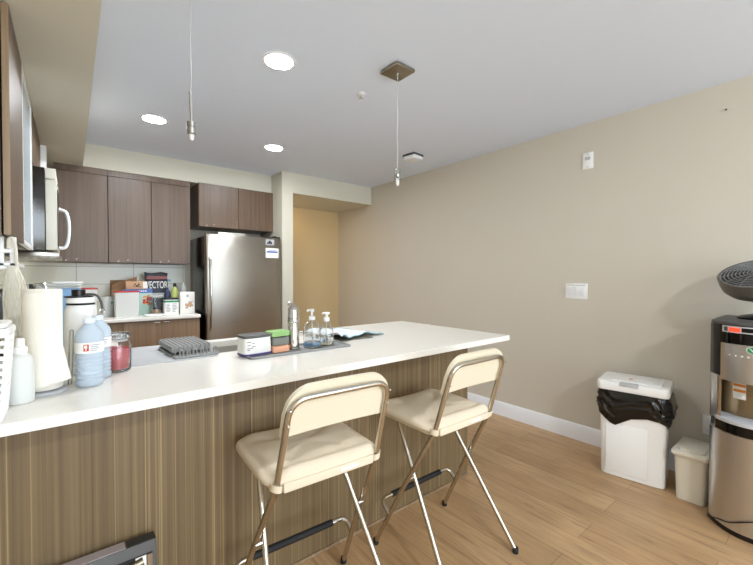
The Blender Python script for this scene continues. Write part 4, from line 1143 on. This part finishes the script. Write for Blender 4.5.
for k in range(5):
    y = .02+.05*k
    wb.tube(fillet([(.035, y, .01), (.035, y, .325), (.085, y, .325), (.085, y, .01)], .02, 5), .0026, 8)
for x in (.035, .085): wb.tube([(x, .01, .012), (x, .24, .012)], .0035, 8); wb.tube([(x, .01, .2), (x, .24, .2)], .003, 8)
wb.build('wire_frame', M_chrome, dd)

# ------------------------------------------------------------------ printed box leaning on the peninsula panel
pbx = thing('printed_box', 'black flat box with a picture of a silver machine leaning on the counter panel', 'box', (-.20, 1.392, .005))
pbx.rotation_euler = (math.radians(-5), 0, 0)
HB = .400
B().box(0, .415, 0, .055, 0, HB, .004).build('box_body', M_greyd, pbx)
tp = B(); tp.box(.01, .33, .004, .05, HB, HB+.002); tp.build('top_print', mat('pale mauve print', (176, 166, 166), .6), pbx)
B().box(.334, .414, .004, .05, HB, HB+.0015).build('top_corner', M_black, pbx)
fpn = B().box(.012, .403, -.0012, -.0002, .15, HB-.036).build('picture_panel', M_black, pbx)
B().box(.10, .26, -.0022, -.0013, .18, HB-.05).build('cream_patch', M_cream2, fpn)
B().box(.355, .385, -.0022, -.0013, .30, HB-.040).build('white_patch', M_paper, fpn)
B().box(.388, .4025, -.0022, -.0013, .31, HB-.042).build('brown_patch', M_edge, fpn)
mc = B(); 
mc.tube([(.335, -.006, HB-.062), (.376, -.006, HB-.054)], .013, 12); mc.tube([(.30, -.005, HB-.075), (.335, -.005, HB-.064)], .007, 10); mc.box(.300, .325, -.006, -.0024, HB-.085, HB-.060, .002); mc.box(.27, .30, -.005, -.0024, HB-.10, HB-.085, .002)
mc.build('machine_picture', M_nickel, fpn)
B().box(.012, .403, -.0012, -.0002, .02, .148).build('grey_band', M_greyd, pbx)

# ------------------------------------------------------------------ light
w = bpy.data.worlds.new('World'); bpy.context.scene.world = w; w.use_nodes = True
bg = w.node_tree.nodes['Background']; bg.inputs['Color'].default_value = (.82, .90, 1, 1); bg.inputs['Strength'].default_value = 1.0
def area(name, loc, rot, sx, sy, power, col):
    l = bpy.data.lights.new(name, 'AREA'); l.shape = 'RECTANGLE'; l.size = sx; l.size_y = sy; l.energy = power; l.color = col
    o = bpy.data.objects.new(name, l); C.objects.link(o); o.location = loc; o.rotation_euler = rot; return o
area('window_daylight', (1.29, YS-.12, 1.21), (PI/2, 0, 0), 3.2, 2.2, 52, (.72, .86, 1.0))  # area lamp added outside the unseen rear window, stands in for daylight

# ------------------------------------------------------------------ camera
cam = bpy.data.cameras.new('Camera'); co = bpy.data.objects.new('Camera', cam); C.objects.link(co)
cam.sensor_width = 36; cam.lens = 377/753*36; cam.clip_start = .02
co.location = (0, 0, 1.272)
co.rotation_euler = (PI/2-math.radians(.85), 0, -math.radians(39.1))
sc_ = bpy.context.scene
sc_.camera = co
sc_.view_settings.view_transform = 'Standard'; sc_.view_settings.look = 'None'
sc_.view_settings.gamma = 1.0; sc_.view_settings.use_curve_mapping = False
sc_.view_settings.exposure = 1.12
